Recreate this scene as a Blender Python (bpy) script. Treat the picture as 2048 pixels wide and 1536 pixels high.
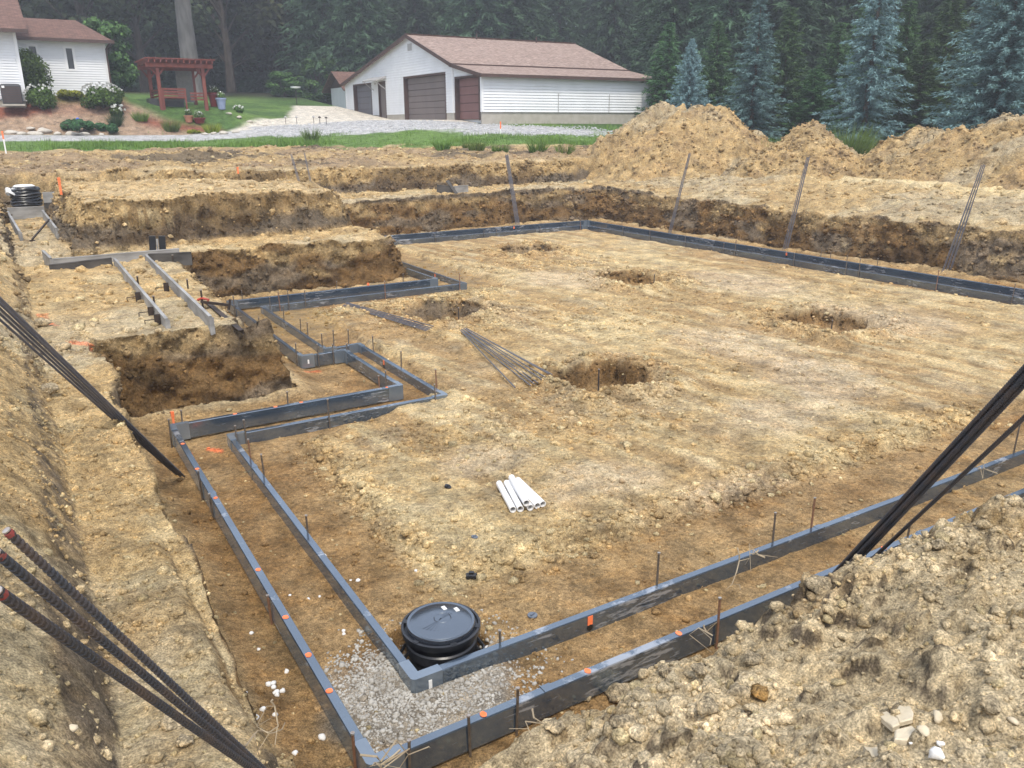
import bpy, bmesh, math, random
import numpy as np
from mathutils import Matrix, Vector

for o in list(bpy.data.objects):
    bpy.data.objects.remove(o, do_unlink=True)
scene = bpy.context.scene
COL = scene.collection

# ------------------------------------------------------------------ camera
FPX, PITCH, ROLL, YAW, HC = 1626.7, math.radians(17.706), math.radians(-0.243), math.radians(31.192), 3.36
def _axes():
    cy, sy = math.cos(YAW), math.sin(YAW)
    fw = np.array([sy * math.cos(PITCH), cy * math.cos(PITCH), -math.sin(PITCH)])
    rt = np.array([cy, -sy, 0.0])
    up = np.cross(rt, fw)
    cr, sr = math.cos(ROLL), math.sin(ROLL)
    return cr * rt + sr * up, -sr * rt + cr * up, fw
AX_R, AX_U, AX_F = _axes()
cam_data = bpy.data.cameras.new("camera")
cam = bpy.data.objects.new("camera", cam_data)
COL.objects.link(cam)
cam_data.sensor_width = 36.0
cam_data.lens = 36.0 * FPX / 2048.0
cam_data.clip_start = 0.05
cam_data.clip_end = 2000.0
m = Matrix.Identity(4)
for i in range(3):
    m[i][0], m[i][1], m[i][2] = AX_R[i], AX_U[i], -AX_F[i]
m[2][3] = HC
cam.matrix_world = m
scene.camera = cam

# ------------------------------------------------------------------ sky, sun, exposure
SUN_EL, SUN_AZ = math.radians(58), math.radians(200)      # azimuth clockwise from +Y
world = bpy.data.worlds.new("World")
scene.world = world
world.use_nodes = True
wn, wl = world.node_tree.nodes, world.node_tree.links
wn.clear()
sky = wn.new("ShaderNodeTexSky")
sky.sky_type = 'NISHITA'
sky.sun_disc = False
sky.sun_elevation = SUN_EL
sky.sun_rotation = SUN_AZ
sky.air_density = 1.0
sky.dust_density = 3.0
mixw = wn.new("ShaderNodeMixRGB")                       # an even cloud deck over the sky
mixw.inputs[0].default_value = 0.62
mixw.inputs[2].default_value = (6.9, 7.5, 8.8, 1)
bg = wn.new("ShaderNodeBackground")
bg.inputs[1].default_value = 0.105
wo = wn.new("ShaderNodeOutputWorld")
wl.new(sky.outputs[0], mixw.inputs[1])
wl.new(mixw.outputs[0], bg.inputs[0])
wl.new(bg.outputs[0], wo.inputs[0])

sun_d = bpy.data.lights.new("sun", 'SUN')
sun_d.energy = 1.5
sun_d.angle = math.radians(11)
sun_d.color = (1.0, 0.93, 0.81)
sun = bpy.data.objects.new("sun", sun_d)
COL.objects.link(sun)
_sd = Vector((math.sin(SUN_AZ) * math.cos(SUN_EL), math.cos(SUN_AZ) * math.cos(SUN_EL), math.sin(SUN_EL)))
sun.rotation_euler = _sd.to_track_quat('Z', 'Y').to_euler()
sun.location = (0, 0, 60)

scene.view_settings.view_transform = 'Standard'
scene.view_settings.look = 'None'
scene.view_settings.gamma = 1.0
scene.view_settings.exposure = 1.08
scene.view_settings.use_curve_mapping = False
scene.render.resolution_x, scene.render.resolution_y = 1024, 768

# ------------------------------------------------------------------ pixel -> place helpers (photo pixels, 2048 x 1536)
def ray(u, v):
    return (u - 1024.0) / FPX * AX_R - (v - 768.0) / FPX * AX_U + AX_F
def atZ(u, v, z):
    d = ray(u, v); t = (z - HC) / d[2]
    return np.array([d[0] * t, d[1] * t, z])
def atY(u, v, Y):
    d = ray(u, v); t = Y / d[1]
    return np.array([d[0] * t, Y, HC + d[2] * t])
def atX(u, v, X):
    d = ray(u, v); t = X / d[0]
    return np.array([X, d[1] * t, HC + d[2] * t])
def atD(u, v, dep):
    return ray(u, v) * dep + np.array([0, 0, HC])

# ------------------------------------------------------------------ noise
def _hash(ix, iy, iz, seed):
    h = (ix.astype(np.uint32) * np.uint32(374761393) + iy.astype(np.uint32) * np.uint32(668265263)
         + iz.astype(np.uint32) * np.uint32(2147483647 - 5381) + np.uint32((seed * 2654435761) & 0xffffffff))
    h = (h ^ (h >> np.uint32(13))) * np.uint32(1274126177)
    h = (h ^ (h >> np.uint32(15))) * np.uint32(2246822519)
    h = h ^ (h >> np.uint32(16))
    return h.astype(np.float32) * np.float32(1 / 4294967296.0)
def vn2(x, y, seed):
    xf, yf = np.floor(x), np.floor(y)
    ix, iy = xf.astype(np.int64), yf.astype(np.int64)
    fx, fy = (x - xf), (y - yf)
    fx = fx * fx * fx * (fx * (fx * 6 - 15) + 10); fy = fy * fy * fy * (fy * (fy * 6 - 15) + 10)
    z = np.zeros_like(ix)
    a, b = _hash(ix, iy, z, seed), _hash(ix + 1, iy, z, seed)
    c, d = _hash(ix, iy + 1, z, seed), _hash(ix + 1, iy + 1, z, seed)
    return (a + (b - a) * fx) * (1 - fy) + (c + (d - c) * fx) * fy
def vn3(x, y, zc, seed):
    zf = np.floor(zc); iz = zf.astype(np.int64); fz = zc - zf; fz = fz * fz * (3 - 2 * fz)
    xf, yf = np.floor(x), np.floor(y)
    ix, iy = xf.astype(np.int64), yf.astype(np.int64)
    fx, fy = (x - xf), (y - yf)
    fx = fx * fx * (3 - 2 * fx); fy = fy * fy * (3 - 2 * fy)
    r = []
    for k in (0, 1):
        a, b = _hash(ix, iy, iz + k, seed), _hash(ix + 1, iy, iz + k, seed)
        c, d = _hash(ix, iy + 1, iz + k, seed), _hash(ix + 1, iy + 1, iz + k, seed)
        r.append((a + (b - a) * fx) * (1 - fy) + (c + (d - c) * fx) * fy)
    return r[0] * (1 - fz) + r[1] * fz
def fbm(x, y, scale, octv, seed, gain=0.5):
    """signed fractal noise, about -1..1; scale = size of the largest lumps in metres"""
    s, amp, tot = 0.0, 1.0, 0.0
    ca, sa = 0.8, 0.6
    px, py = x / scale, y / scale
    for i in range(octv):
        s = s + amp * (vn2(px, py, seed + i * 17) * 2 - 1); tot += amp
        px, py = (px * ca - py * sa) * 2.03 + 13.7, (px * sa + py * ca) * 2.03 + 7.1
        amp *= gain
    return s / tot * 1.5
def cells(x, y, scale, seed):
    """cellular noise: distance to the nearest scattered point (0..1) and that cell's random number"""
    px, py = x / scale, y / scale
    ix, iy = np.floor(px).astype(np.int64), np.floor(py).astype(np.int64)
    best = np.full(px.shape, 9.0, np.float32); rid = np.zeros(px.shape, np.float32)
    z = np.zeros_like(ix)
    for dx in (-1, 0, 1):
        for dy in (-1, 0, 1):
            cx, cy = ix + dx, iy + dy
            qx = cx + _hash(cx, cy, z, seed); qy = cy + _hash(cx, cy, z, seed + 3)
            d = (px - qx) ** 2 + (py - qy) ** 2
            r = _hash(cx, cy, z, seed + 7)
            mk = d < best
            best = np.where(mk, d, best); rid = np.where(mk, r, rid)
    return np.sqrt(best), rid
def smooth(a, b, x):
    t = np.clip((x - a) / (b - a), 0, 1)
    return t * t * (3 - 2 * t)
def poly_sd(x, y, P):
    """signed distance to a polygon, negative inside"""
    P = np.asarray(P, float); n = len(P)
    d = np.full(x.shape, 1e9); inside = np.zeros(x.shape, bool)
    for i in range(n):
        ax, ay = P[i]; bx, by = P[(i + 1) % n]
        ex, ey = bx - ax, by - ay
        wx, wy = x - ax, y - ay
        t = np.clip((wx * ex + wy * ey) / (ex * ex + ey * ey), 0, 1)
        d = np.minimum(d, (wx - ex * t) ** 2 + (wy - ey * t) ** 2)
        c = ((ay > y) != (by > y)) & (x < (bx - ax) * (y - ay) / ((by - ay) if by != ay else 1e-9) + ax)
        inside ^= c
    d = np.sqrt(d)
    return np.where(inside, -d, d)

# ------------------------------------------------------------------ object helpers
def link(o):
    COL.objects.link(o); return o
def tag(o, label=None, cat=None, group=None, kind=None):
    if label: o["label"] = label
    if cat: o["category"] = cat
    if group: o["group"] = group
    if kind: o["kind"] = kind
    return o
def empty(name, loc, label, cat, group=None, rz=0.0):
    o = bpy.data.objects.new(name, None); link(o)
    o.empty_display_size = 0.1
    o.location = loc; o.rotation_euler = (0, 0, rz)
    return tag(o, label, cat, group)
def mesh_from(name, V, F, mat=None, smooth_shade=False):
    me = bpy.data.meshes.new(name)
    V = np.asarray(V, np.float32)
    if isinstance(F, np.ndarray) and F.ndim == 2:
        n, k = F.shape
        me.vertices.add(len(V)); me.vertices.foreach_set("co", V.ravel())
        me.loops.add(n * k); me.loops.foreach_set("vertex_index", F.ravel().astype(np.int32))
        me.polygons.add(n)
        me.polygons.foreach_set("loop_start", np.arange(0, n * k, k, dtype=np.int32))
        me.polygons.foreach_set("loop_total", np.full(n, k, np.int32))
        me.update(calc_edges=True)
    else:
        me.from_pydata([tuple(map(float, v)) for v in V], [], F)
        me.update()
    if smooth_shade:
        me.polygons.foreach_set("use_smooth", np.ones(len(me.polygons), bool))
    if mat is not None: me.materials.append(mat)
    return me
def obj(name, me, parent=None, loc=None, rot=None):
    o = bpy.data.objects.new(name, me); link(o)
    if parent is not None: o.parent = parent
    if loc is not None: o.location = loc
    if rot is not None: o.rotation_euler = rot
    return o
class MB:
    """collects boxes, bars, tubes and lathes into one mesh"""
    def __init__(self): self.v, self.f = [], []
    def add(self, V, F):
        n = len(self.v)
        self.v += [tuple(map(float, p)) for p in V]
        self.f += [tuple(i + n for i in q) for q in F]
        return self
    def box(self, x0, x1, y0, y1, z0, z1, bev=0.0):
        if bev <= 0:
            V = [(x0,y0,z0),(x1,y0,z0),(x1,y1,z0),(x0,y1,z0),(x0,y0,z1),(x1,y0,z1),(x1,y1,z1),(x0,y1,z1)]
            F = [(3,2,1,0),(4,5,6,7),(0,1,5,4),(1,2,6,5),(2,3,7,6),(3,0,4,7)]
            return self.add(V, F)
        b = bev
        def ring(z, i):
            return [(x0+i,y0+b,z),(x0+b,y0+i,z),(x1-b,y0+i,z),(x1-i,y0+b,z),(x1-i,y1-b,z),(x1-b,y1-i,z),(x0+b,y1-i,z),(x0+i,y1-b,z)]
        rings = [ring(z0, b*0.7), ring(z0+b, 0), ring(z1-b, 0), ring(z1, b*0.7)]
        V = [p for r in rings for p in r]
        F = [tuple(range(7,-1,-1)), tuple(range(24,32))]
        for k in range(3):
            for i in range(8):
                j = (i+1) % 8
                F.append((k*8+i, k*8+j, (k+1)*8+j, (k+1)*8+i))
        return self.add(V, F)
    def obox(self, c, ax, ay, az, hx, hy, hz):
        c, ax, ay, az = map(np.asarray, (c, ax, ay, az))
        V = [c + ax*hx*sx + ay*hy*sy + az*hz*sz for sz in (-1,1) for sx, sy in ((-1,-1),(1,-1),(1,1),(-1,1))]
        return self.add(V, [(3,2,1,0),(4,5,6,7),(0,1,5,4),(1,2,6,5),(2,3,7,6),(3,0,4,7)])
    def bar(self, a, b, w, h, up=(0,0,1)):
        a, b = np.asarray(a, float), np.asarray(b, float)
        ax = b - a; L = np.linalg.norm(ax); ax = ax / L
        up = np.asarray(up, float)
        ay = np.cross(up, ax); n = np.linalg.norm(ay)
        ay = np.array([1.0,0,0]) if n < 1e-6 else ay / n
        az = np.cross(ax, ay)
        return self.obox((a+b)/2, ax, ay, az, L/2, w/2, h/2)
    def tube(self, pts, rad, sides=8, caps=True):
        pts = [np.asarray(p, float) for p in pts]
        n = len(pts)
        if np.isscalar(rad): rad = [rad]*n
        V, F = [], []
        t0 = pts[1]-pts[0]; t0 /= np.linalg.norm(t0)
        ref = np.array([0,0,1.0]) if abs(t0[2]) < 0.9 else np.array([1.0,0,0])
        u = np.cross(t0, ref); u /= np.linalg.norm(u)
        for i in range(n):
            t = pts[min(i+1,n-1)]-pts[max(i-1,0)]; t = t/(np.linalg.norm(t)+1e-12)
            u = u - t*np.dot(u,t); u /= np.linalg.norm(u)
            w = np.cross(t,u)
            for k in range(sides):
                a = 2*math.pi*k/sides
                V.append(pts[i]+rad[i]*(math.cos(a)*u+math.sin(a)*w))
        for i in range(n-1):
            for k in range(sides):
                k2 = (k+1)%sides
                F.append((i*sides+k, i*sides+k2, (i+1)*sides+k2, (i+1)*sides+k))
        if caps:
            F.append(tuple(range(sides-1,-1,-1))); F.append(tuple(range((n-1)*sides, n*sides)))
        return self.add(V,F)
    def lathe(self, prof, c=(0,0,0), sides=24, cap_lo=False, cap_hi=False):
        V, F = [], []
        for r, z in prof:
            for k in range(sides):
                a = 2*math.pi*k/sides
                V.append((c[0]+r*math.cos(a), c[1]+r*math.sin(a), c[2]+z))
        for i in range(len(prof)-1):
            for k in range(sides):
                k2 = (k+1)%sides
                F.append((i*sides+k, i*sides+k2, (i+1)*sides+k2, (i+1)*sides+k))
        if cap_lo: F.append(tuple(range(sides-1,-1,-1)))
        if cap_hi: F.append(tuple(range((len(prof)-1)*sides, len(prof)*sides)))
        return self.add(V,F)
    def prism(self, poly, z0, z1):
        n = len(poly)
        V = [(p[0],p[1],z0) for p in poly]+[(p[0],p[1],z1) for p in poly]
        F = [tuple(range(n-1,-1,-1)), tuple(range(n,2*n))]
        for i in range(n):
            j=(i+1)%n; F.append((i,j,n+j,n+i))
        return self.add(V,F)
    def build(self, name, mat, parent=None, loc=None, smooth_shade=False, rot=None):
        me = bpy.data.meshes.new(name)
        me.from_pydata(self.v, [], self.f); me.update()
        me.materials.append(mat)
        if smooth_shade:
            me.polygons.foreach_set("use_smooth", np.ones(len(me.polygons), bool))
            try: me.set_sharp_from_angle(angle=math.radians(40))
            except Exception: pass
        return obj(name, me, parent, loc, rot)

# ------------------------------------------------------------------ materials
def pmat(name, c1, c2=None, scale=6.0, rough=0.7, bump=0.0, bscale=40.0, metal=0.0, spec=0.3, stretch=(1,1,1), detail=4.0, contrast=(0.35,0.65), coord="Object", rough2=None):
    mt = bpy.data.materials.new(name); mt.use_nodes = True
    nt = mt.node_tree; N, L = nt.nodes, nt.links
    b = N["Principled BSDF"]
    b.inputs["Roughness"].default_value = rough
    b.inputs["Metallic"].default_value = metal
    b.inputs["Specular IOR Level"].default_value = spec
    b.inputs["Base Color"].default_value = (*c1, 1)
    tc = N.new("ShaderNodeTexCoord"); mp = N.new("ShaderNodeMapping")
    mp.inputs["Scale"].default_value = stretch
    L.new(tc.outputs[coord], mp.inputs[0])
    if c2 is not None:
        nz = N.new("ShaderNodeTexNoise"); nz.inputs["Scale"].default_value = scale; nz.inputs["Detail"].default_value = detail
        L.new(mp.outputs[0], nz.inputs["Vector"])
        rp = N.new("ShaderNodeValToRGB")
        rp.color_ramp.elements[0].position, rp.color_ramp.elements[1].position = contrast
        rp.color_ramp.elements[0].color, rp.color_ramp.elements[1].color = (*c1,1), (*c2,1)
        L.new(nz.outputs[0], rp.inputs[0]); L.new(rp.outputs[0], b.inputs["Base Color"])
        if rough2 is not None:
            mr = N.new("ShaderNodeMapRange"); mr.inputs[3].default_value = rough; mr.inputs[4].default_value = rough2
            mr.inputs[1].default_value, mr.inputs[2].default_value = contrast
            L.new(nz.outputs[0], mr.inputs[0]); L.new(mr.outputs[0], b.inputs["Roughness"])
    if bump > 0:
        n2 = N.new("ShaderNodeTexNoise"); n2.inputs["Scale"].default_value = bscale; n2.inputs["Detail"].default_value = 5
        L.new(mp.outputs[0], n2.inputs["Vector"])
        bp = N.new("ShaderNodeBump"); bp.inputs["Strength"].default_value = bump; bp.inputs["Distance"].default_value = 0.02
        L.new(n2.outputs[0], bp.inputs["Height"]); L.new(bp.outputs[0], b.inputs["Normal"])
    return mt
# ================================================================== GROUND
PIT = [(0.63,2.75),(0.66,9.96),(2.80,9.96),(2.85,16.35),(7.25,16.4),(7.25,23.6),(17.98,23.6),(17.98,2.75)]
UPPER = [(1.0,17.75),(6.75,18.7),(7.0,24.3),(8.6,24.9),(1.2,25.2)]
BACKTR = [(0.2,25.0),(8.2,25.0),(17.3,24.4),(17.3,26.6),(0.2,26.9)]
LEFTTR = [(-0.15,16.5),(0.85,16.5),(0.95,27.3),(-0.15,27.3)]
PAD = [(2.35,4.85),(15.9,4.85),(15.9,21.75),(9.0,21.75),(9.0,14.6),(4.5,14.6),(4.5,9.0),(2.35,8.2)]
# pad footing holes: centre x, y, half x, half y, depth
HOLES = [(6.45,8.25,.60,.55,.29),(6.45,13.0,.66,.66,.32),(11.75,18.4,.66,.62,.24),(11.4,13.6,.62,.72,.23),(11.6,8.75,.70,.72,.25)]
def yb(x):   # where the dug ground ends and the grass begins
    return np.interp(x, [-30,-2,2,8,12,15.4,20.5,26,60,300],[38,38,38.5,40,38,35.5,31.5,31,34,60])
def zc_house(x):
    return np.interp(x, [-60,1.5,2.2,6,8,11,14,22,30,60],[4.45,4.5,4.85,5.0,4.42,4.4,3.75,3.6,3.6,3.7])
def Zbase(x, y):
    """the dug and filled ground without its small lumps"""
    wa = 0.035 + 0.075 * smooth(5.0, 11.0, np.hypot(x, y))
    wx = x + fbm(x, y, 1.1, 3, 11) * wa
    wy = y + fbm(x, y, 1.1, 3, 29) * wa
    # natural grade: bench at the cut, rising away from it
    g = np.interp(y, [0,18.5,22,26],[0.95,0.95,1.2,1.22])
    west = np.interp(x, [-80,-12,-4,-1.2,-0.45,-0.12,0.05,0.5],[3.0,2.5,2.15,1.85,1.55,1.25,1.02,0.95])
    west = west + 0.25 * smooth(7, 2, y) * smooth(0.5, -0.2, x)
    south = np.interp(y, [-60,0,1.0,2.0,2.36,2.8],[1.9,1.66,1.52,1.20,1.00,0.80])
    south = np.where(x > 0.2, south, np.minimum(south, 1.3)) + 0.13 * smooth(2.4, 3.6, x) * smooth(2.9, 2.2, y)
    south = south - (0.10 * smooth(1.9, 1.4, x) + 0.45 * smooth(1.25, 0.85, x)) * smooth(1.2, 2.1, y) * (x > 0.2)
    lb = np.interp(y, [0,2.2,3.2,6,9,12],[1.6,1.32,1.15,1.0,0.95,0.95]) * smooth(0.9, 0.4, x)
    east = np.interp(x, [17.9,18.6,20.5,22,26,30,36,45,60,300],[1.02,1.12,1.42,1.55,1.62,1.75,2.6,3.35,3.5,9.0])
    g = np.maximum(g, np.maximum(np.maximum(west * smooth(60, 30, y), south), np.maximum(lb, east)))
    # dirt up to the grass edge, then the yard
    t = y - yb(x)
    ts = t * np.interp(x, [8, 18], [0.62, 1.0])
    north = np.interp(ts, [-40,-14,-8,0,4,8,12,30,60,250],[1.2,1.88,1.98,2.42,2.85,3.3,3.62,3.75,5.0,16.0])
    north = np.where(y > 26.2, north, 0.0) * smooth(26.2, 27.0, wy)
    g = np.maximum(g, north)
    hz = zc_house(x)
    hill = np.where(y < 51, 2.9 + (hz - 2.9) * smooth(46.8, 51.0, y),
                    np.interp(y, [51,75,110,300],[0,1,1.6,5]) * np.maximum(6.0 - hz, 0.4) + hz)
    g = np.maximum(g, np.where((y > 46.5) & (x < 22.3), hill, 0) * 1.0)
    g = np.where(y > 62, np.maximum(g, 3.75 + (y - 62) * 0.09), g)
    # upper mound of the garage bay
    su = poly_sd(wx, wy, UPPER)
    um = 1.93 + 0.05 * smooth(22, 18, y) - 0.12 * smooth(4.0, 7.0, x)
    steep = np.where(y < 18.9 + 0.0 * x, 4.2, 1.6)
    g = np.maximum(g, np.minimum(um, um - (su + 0.12) * steep) * np.where(su < 1.2, 1, 0))
    # trenches of the garage footing
    for P, lv, sl in ((BACKTR, 1.20, 3.2), (LEFTTR, 1.05, 3.0)):
        sd = poly_sd(wx, wy, P)
        g = np.minimum(g, lv + np.maximum(sd, 0) * sl)
    # the pit
    sd = poly_sd(wx, wy, PIT)
    wall = np.where(x > 17.0, 2.6, np.where(y > 23.0, 3.6, np.where((y < 4) & (x > .8), 2.15 - 1.0 * smooth(1.3, 0.9, x), 4.5)))
    wall = np.where((x < 1.2) & (y < 9.3) & ((y > 2.9) | (x < 0.62)), 11.0, wall)
    wall = np.where((x > 2.2) & (x < 3.3) & (y > 10.2) & (y < 16.2), 2.0, wall)
    lip = np.maximum(sd, 0) * wall
    g = np.minimum(g, 0.03 + lip)
    # slumped soil at the foot of the cuts
    g = np.where(sd < 0, np.maximum(g, 0.03 + 0.16 * smooth(-0.42, 0.0, sd) * (0.4 + 0.6 * vn2(x * 0.9, y * 0.9, 5))), g)
    # raised pad inside the footing
    sp = poly_sd(x + fbm(x, y, 0.5, 3, 71) * 0.12, y + fbm(x, y, 0.5, 3, 72) * 0.12, PAD)
    g = np.where(sd < -0.5, np.maximum(g, 0.03 + 0.085 * smooth(0.06, -0.06, sp)), g)
    far = smooth(14.5, 16.6, x) * smooth(17.1, 16.3, x) + smooth(21.0, 21.9, y) * smooth(22.6, 22.0, y) * smooth(8.4, 9.2, x)
    g = np.where(sd < -0.3, g - 0.03 * np.clip(far, 0, 1), g)
    for (cx, cy, hx, hy, dp) in HOLES:
        nz = fbm(x, y, 0.5, 3, int(cx * 7 + cy * 3)) * 0.09
        q = np.maximum(np.abs(x - cx) / hx, np.abs(y - cy) / hy) * 0.5 * (hx + hy)
        r0 = 0.5 * (hx + hy)
        dd = q - r0 + nz
        back = np.where(y - cy > -0.3 * hy, 1.0, 0.55)
        g = g - dp * smooth(0.07, -0.07, dd) * back
        rim = np.exp(-((dd - 0.22) / 0.16) ** 2) * (0.05 + 0.10 * vn2(x * 2.2, y * 2.2, 91))
        g = g + rim
    ds = np.hypot(x - 1.995, y - 4.215)
    g = np.where(sd < 0, g - 0.20 * smooth(0.36, 0.27, ds + 0.06 * fbm(x, y, .25, 2, 93)) + 0.035 * smooth(.75, .3, np.hypot((x-1.7)/1.1, (y-3.95)/.8)), g)
    return g
def zone_amp(x, y):
    """how lumpy the ground is there"""
    sd = poly_sd(x, y, PIT)
    pit = smooth(0.15, -0.25, sd)
    near = smooth(3.0, 2.4, y) * smooth(0.9, 1.6, x)
    yard = smooth(-1.0, 1.0, y - yb(x))
    return sd, pit, near, yard
def Zfull(x, y):
    g = Zbase(x, y)
    sd, pit, near, yard = zone_amp(x, y)
    fl = fbm(x, y, 0.55, 4, 101)
    med = fbm(x, y, 0.16, 4, 131)
    big = fbm(x, y, 2.2, 4, 151)
    patch = smooth(-0.1, 0.5, fbm(x, y, 1.7, 3, 171))
    spread = (1 - pit) * (1 - yard)
    trench = pit * smooth(0.0, 0.25, poly_sd(x, y, PAD))
    c1, r1 = cells(x, y, 0.13, 201)
    c2, r2 = cells(x + 3.3, y, 0.055, 211)
    clod1 = np.clip(1 - (c1 / (0.34 + 0.38 * r1)) ** 2, 0, 1) ** .8 * (r1 > 0.45)
    clod2 = np.clip(1 - (c2 / (0.38 + 0.32 * r2)) ** 2, 0, 1) ** .75 * (r2 > 0.35)
    h = pit * (1 - 0.6 * trench) * (0.020 * fl + 0.012 * med * (0.4 + patch) + 0.010 * patch * clod2)
    strk = fbm(x * 3.2 + 0.4 * y, y * 0.38, 0.8, 4, 331)
    h = h + pit * (1 - trench) * 0.016 * strk
    for (ax, ay, bx, by) in ((8.6,20.5,12.9,5.6),(10.1,20.7,14.4,5.8),(5.0,10.3,14.8,12.6),(4.8,11.9,14.4,14.2)):     # cleat marks of the excavator's tracks
        L_ = math.hypot(bx-ax, by-ay); ux, uy = (bx-ax)/L_, (by-ay)/L_
        s_ = (x-ax)*ux+(y-ay)*uy; c_ = -(x-ax)*uy+(y-ay)*ux
        m_ = smooth(.26,.20,np.abs(c_))*(s_ > 0)*(s_ < L_)*pit*(1-trench)*smooth(-.5,.4,fl+.4*big)
        h = h + m_*(0.012*np.sin(s_*2*math.pi/.19)-0.010)
    h = h + spread * (0.030 * fl + 0.020 * med)
    farm = spread * smooth(9, 16, np.hypot(x - 3, y))
    h = h + farm * (0.06 * big + 0.04 * fl)
    heap = spread * smooth(26.5, 28.0, y) * smooth(1.0, -6.0, y - yb(x))
    h = h + heap * (0.16 * np.abs(big) + 0.06 * np.abs(fl))
    eastl = spread * smooth(18.3, 19.5, x) * smooth(27, 23, x)
    h = h + eastl * (0.10 * np.abs(big) + 0.04 * fl)
    nb = near * (0.035 + 0.05 * patch)
    h = h + near * (0.05 * fl + 0.03 * med) + nb * clod1 + near * 0.018 * clod2 * (0.3 + patch)
    lbank = spread * smooth(1.0, 0.5, x) * smooth(12, 9, y)
    h = h + lbank * (0.030 * np.abs(fbm(x * 1.0 + y * 0.4, y * 0.35, 0.35, 4, 231)) + 0.012 * clod2 * patch)
    return g + h - yard * (h * 0.75)

def grid_lines():
    def run(a, b, f):
        t, out = a, []
        while t < b:
            out.append(t); t += f(t)
        out.append(b); return out
    ys = run(-30, 0.4, lambda t: 1.5 if t < -4 else 0.25) + run(0.42, 30, lambda t: max(0.0115, 0.0054 * t)) + run(30.2, 66, lambda t: 0.22) + run(66.5, 300, lambda t: 6.0)
    xs = run(-60, -3, lambda t: 3.0) + run(-2.9, -0.6, lambda t: 0.06) + run(-0.58, 2.0, lambda t: 0.0125) + run(2.02, 32, lambda t: max(0.0125, 0.0060 * t)) + run(32.2, 60, lambda t: 0.5) + run(61, 300, lambda t: 6.0)
    for a, b, s in ((9.88,10.25,.010),(16.3,16.62,.011),(17.4,18.3,.02),(18.3,19.0,.03),(23.52,24.0,.016),(26.3,27.1,.03)):
        ys += list(np.arange(a, b, s))
    for a, b, s in ((2.75,3.3,.016),(7.1,7.35,.02),(17.9,18.5,.02),(0.2,1.1,.0125)):
        xs += list(np.arange(a, b, s))
    def clean(l, mn):
        l = sorted(l); o = [l[0]]
        for v in l[1:]:
            if v - o[-1] > mn: o.append(v)
        return np.array(o)
    return clean(xs, 0.008), clean(ys, 0.008)

# soil colours (linear base colours)
C_TAN  = np.array([0.418, 0.298, 0.145]); C_PALE = np.array([0.545, 0.440, 0.250]); C_OCH = np.array([0.335, 0.222, 0.105])
C_WET  = np.array([0.185, 0.112, 0.047]); C_DARK = np.array([0.085, 0.052, 0.024]); C_GREY = np.array([0.41, 0.330, 0.205])
C_CLAY = np.array([0.165, 0.130, 0.090]); C_TOP = np.array([0.27, 0.195, 0.115]); C_GRAV = np.array([0.40, 0.40, 0.40]); C_CONC = np.array([0.55,0.51,0.44])
C_LAWN = np.array([0.060, 0.115, 0.030]); C_LAWN2 = np.array([0.105, 0.175, 0.042]); C_MULCH = np.array([0.22, 0.085, 0.055]); C_BED = np.array([0.30, 0.215, 0.15])
DUST = [(*atZ(u_, v_, .1)[:2], ra_, rb_) for (u_, v_, ra_, rb_) in ((1215,960,.9,.55),(1480,985,1.1,.5),(1560,830,1.3,.8),(1640,760,1.2,1.2),(1480,690,1.2,1.6),(1130,560,1.4,1.8),(1500,570,1.5,2.0),(990,920,.7,.5),(1750,640,1.6,1.8))]
SPRAY = []
for (a_, b_, z_, w_) in (((72,592),(108,620),1.25,.05),((135,688),(190,698),1.0,.06),((612,742),(640,740),.05,.05),((418,896),(440,900),.05,.05),((383,902),(381,905),.05,.03)):
    p_, q_ = atZ(*a_, z_), atZ(*b_, z_); SPRAY.append((p_[0], p_[1], q_[0], q_[1], w_))
def mixc(c, a, w):
    return c + (a - c) * w[:, None]
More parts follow.
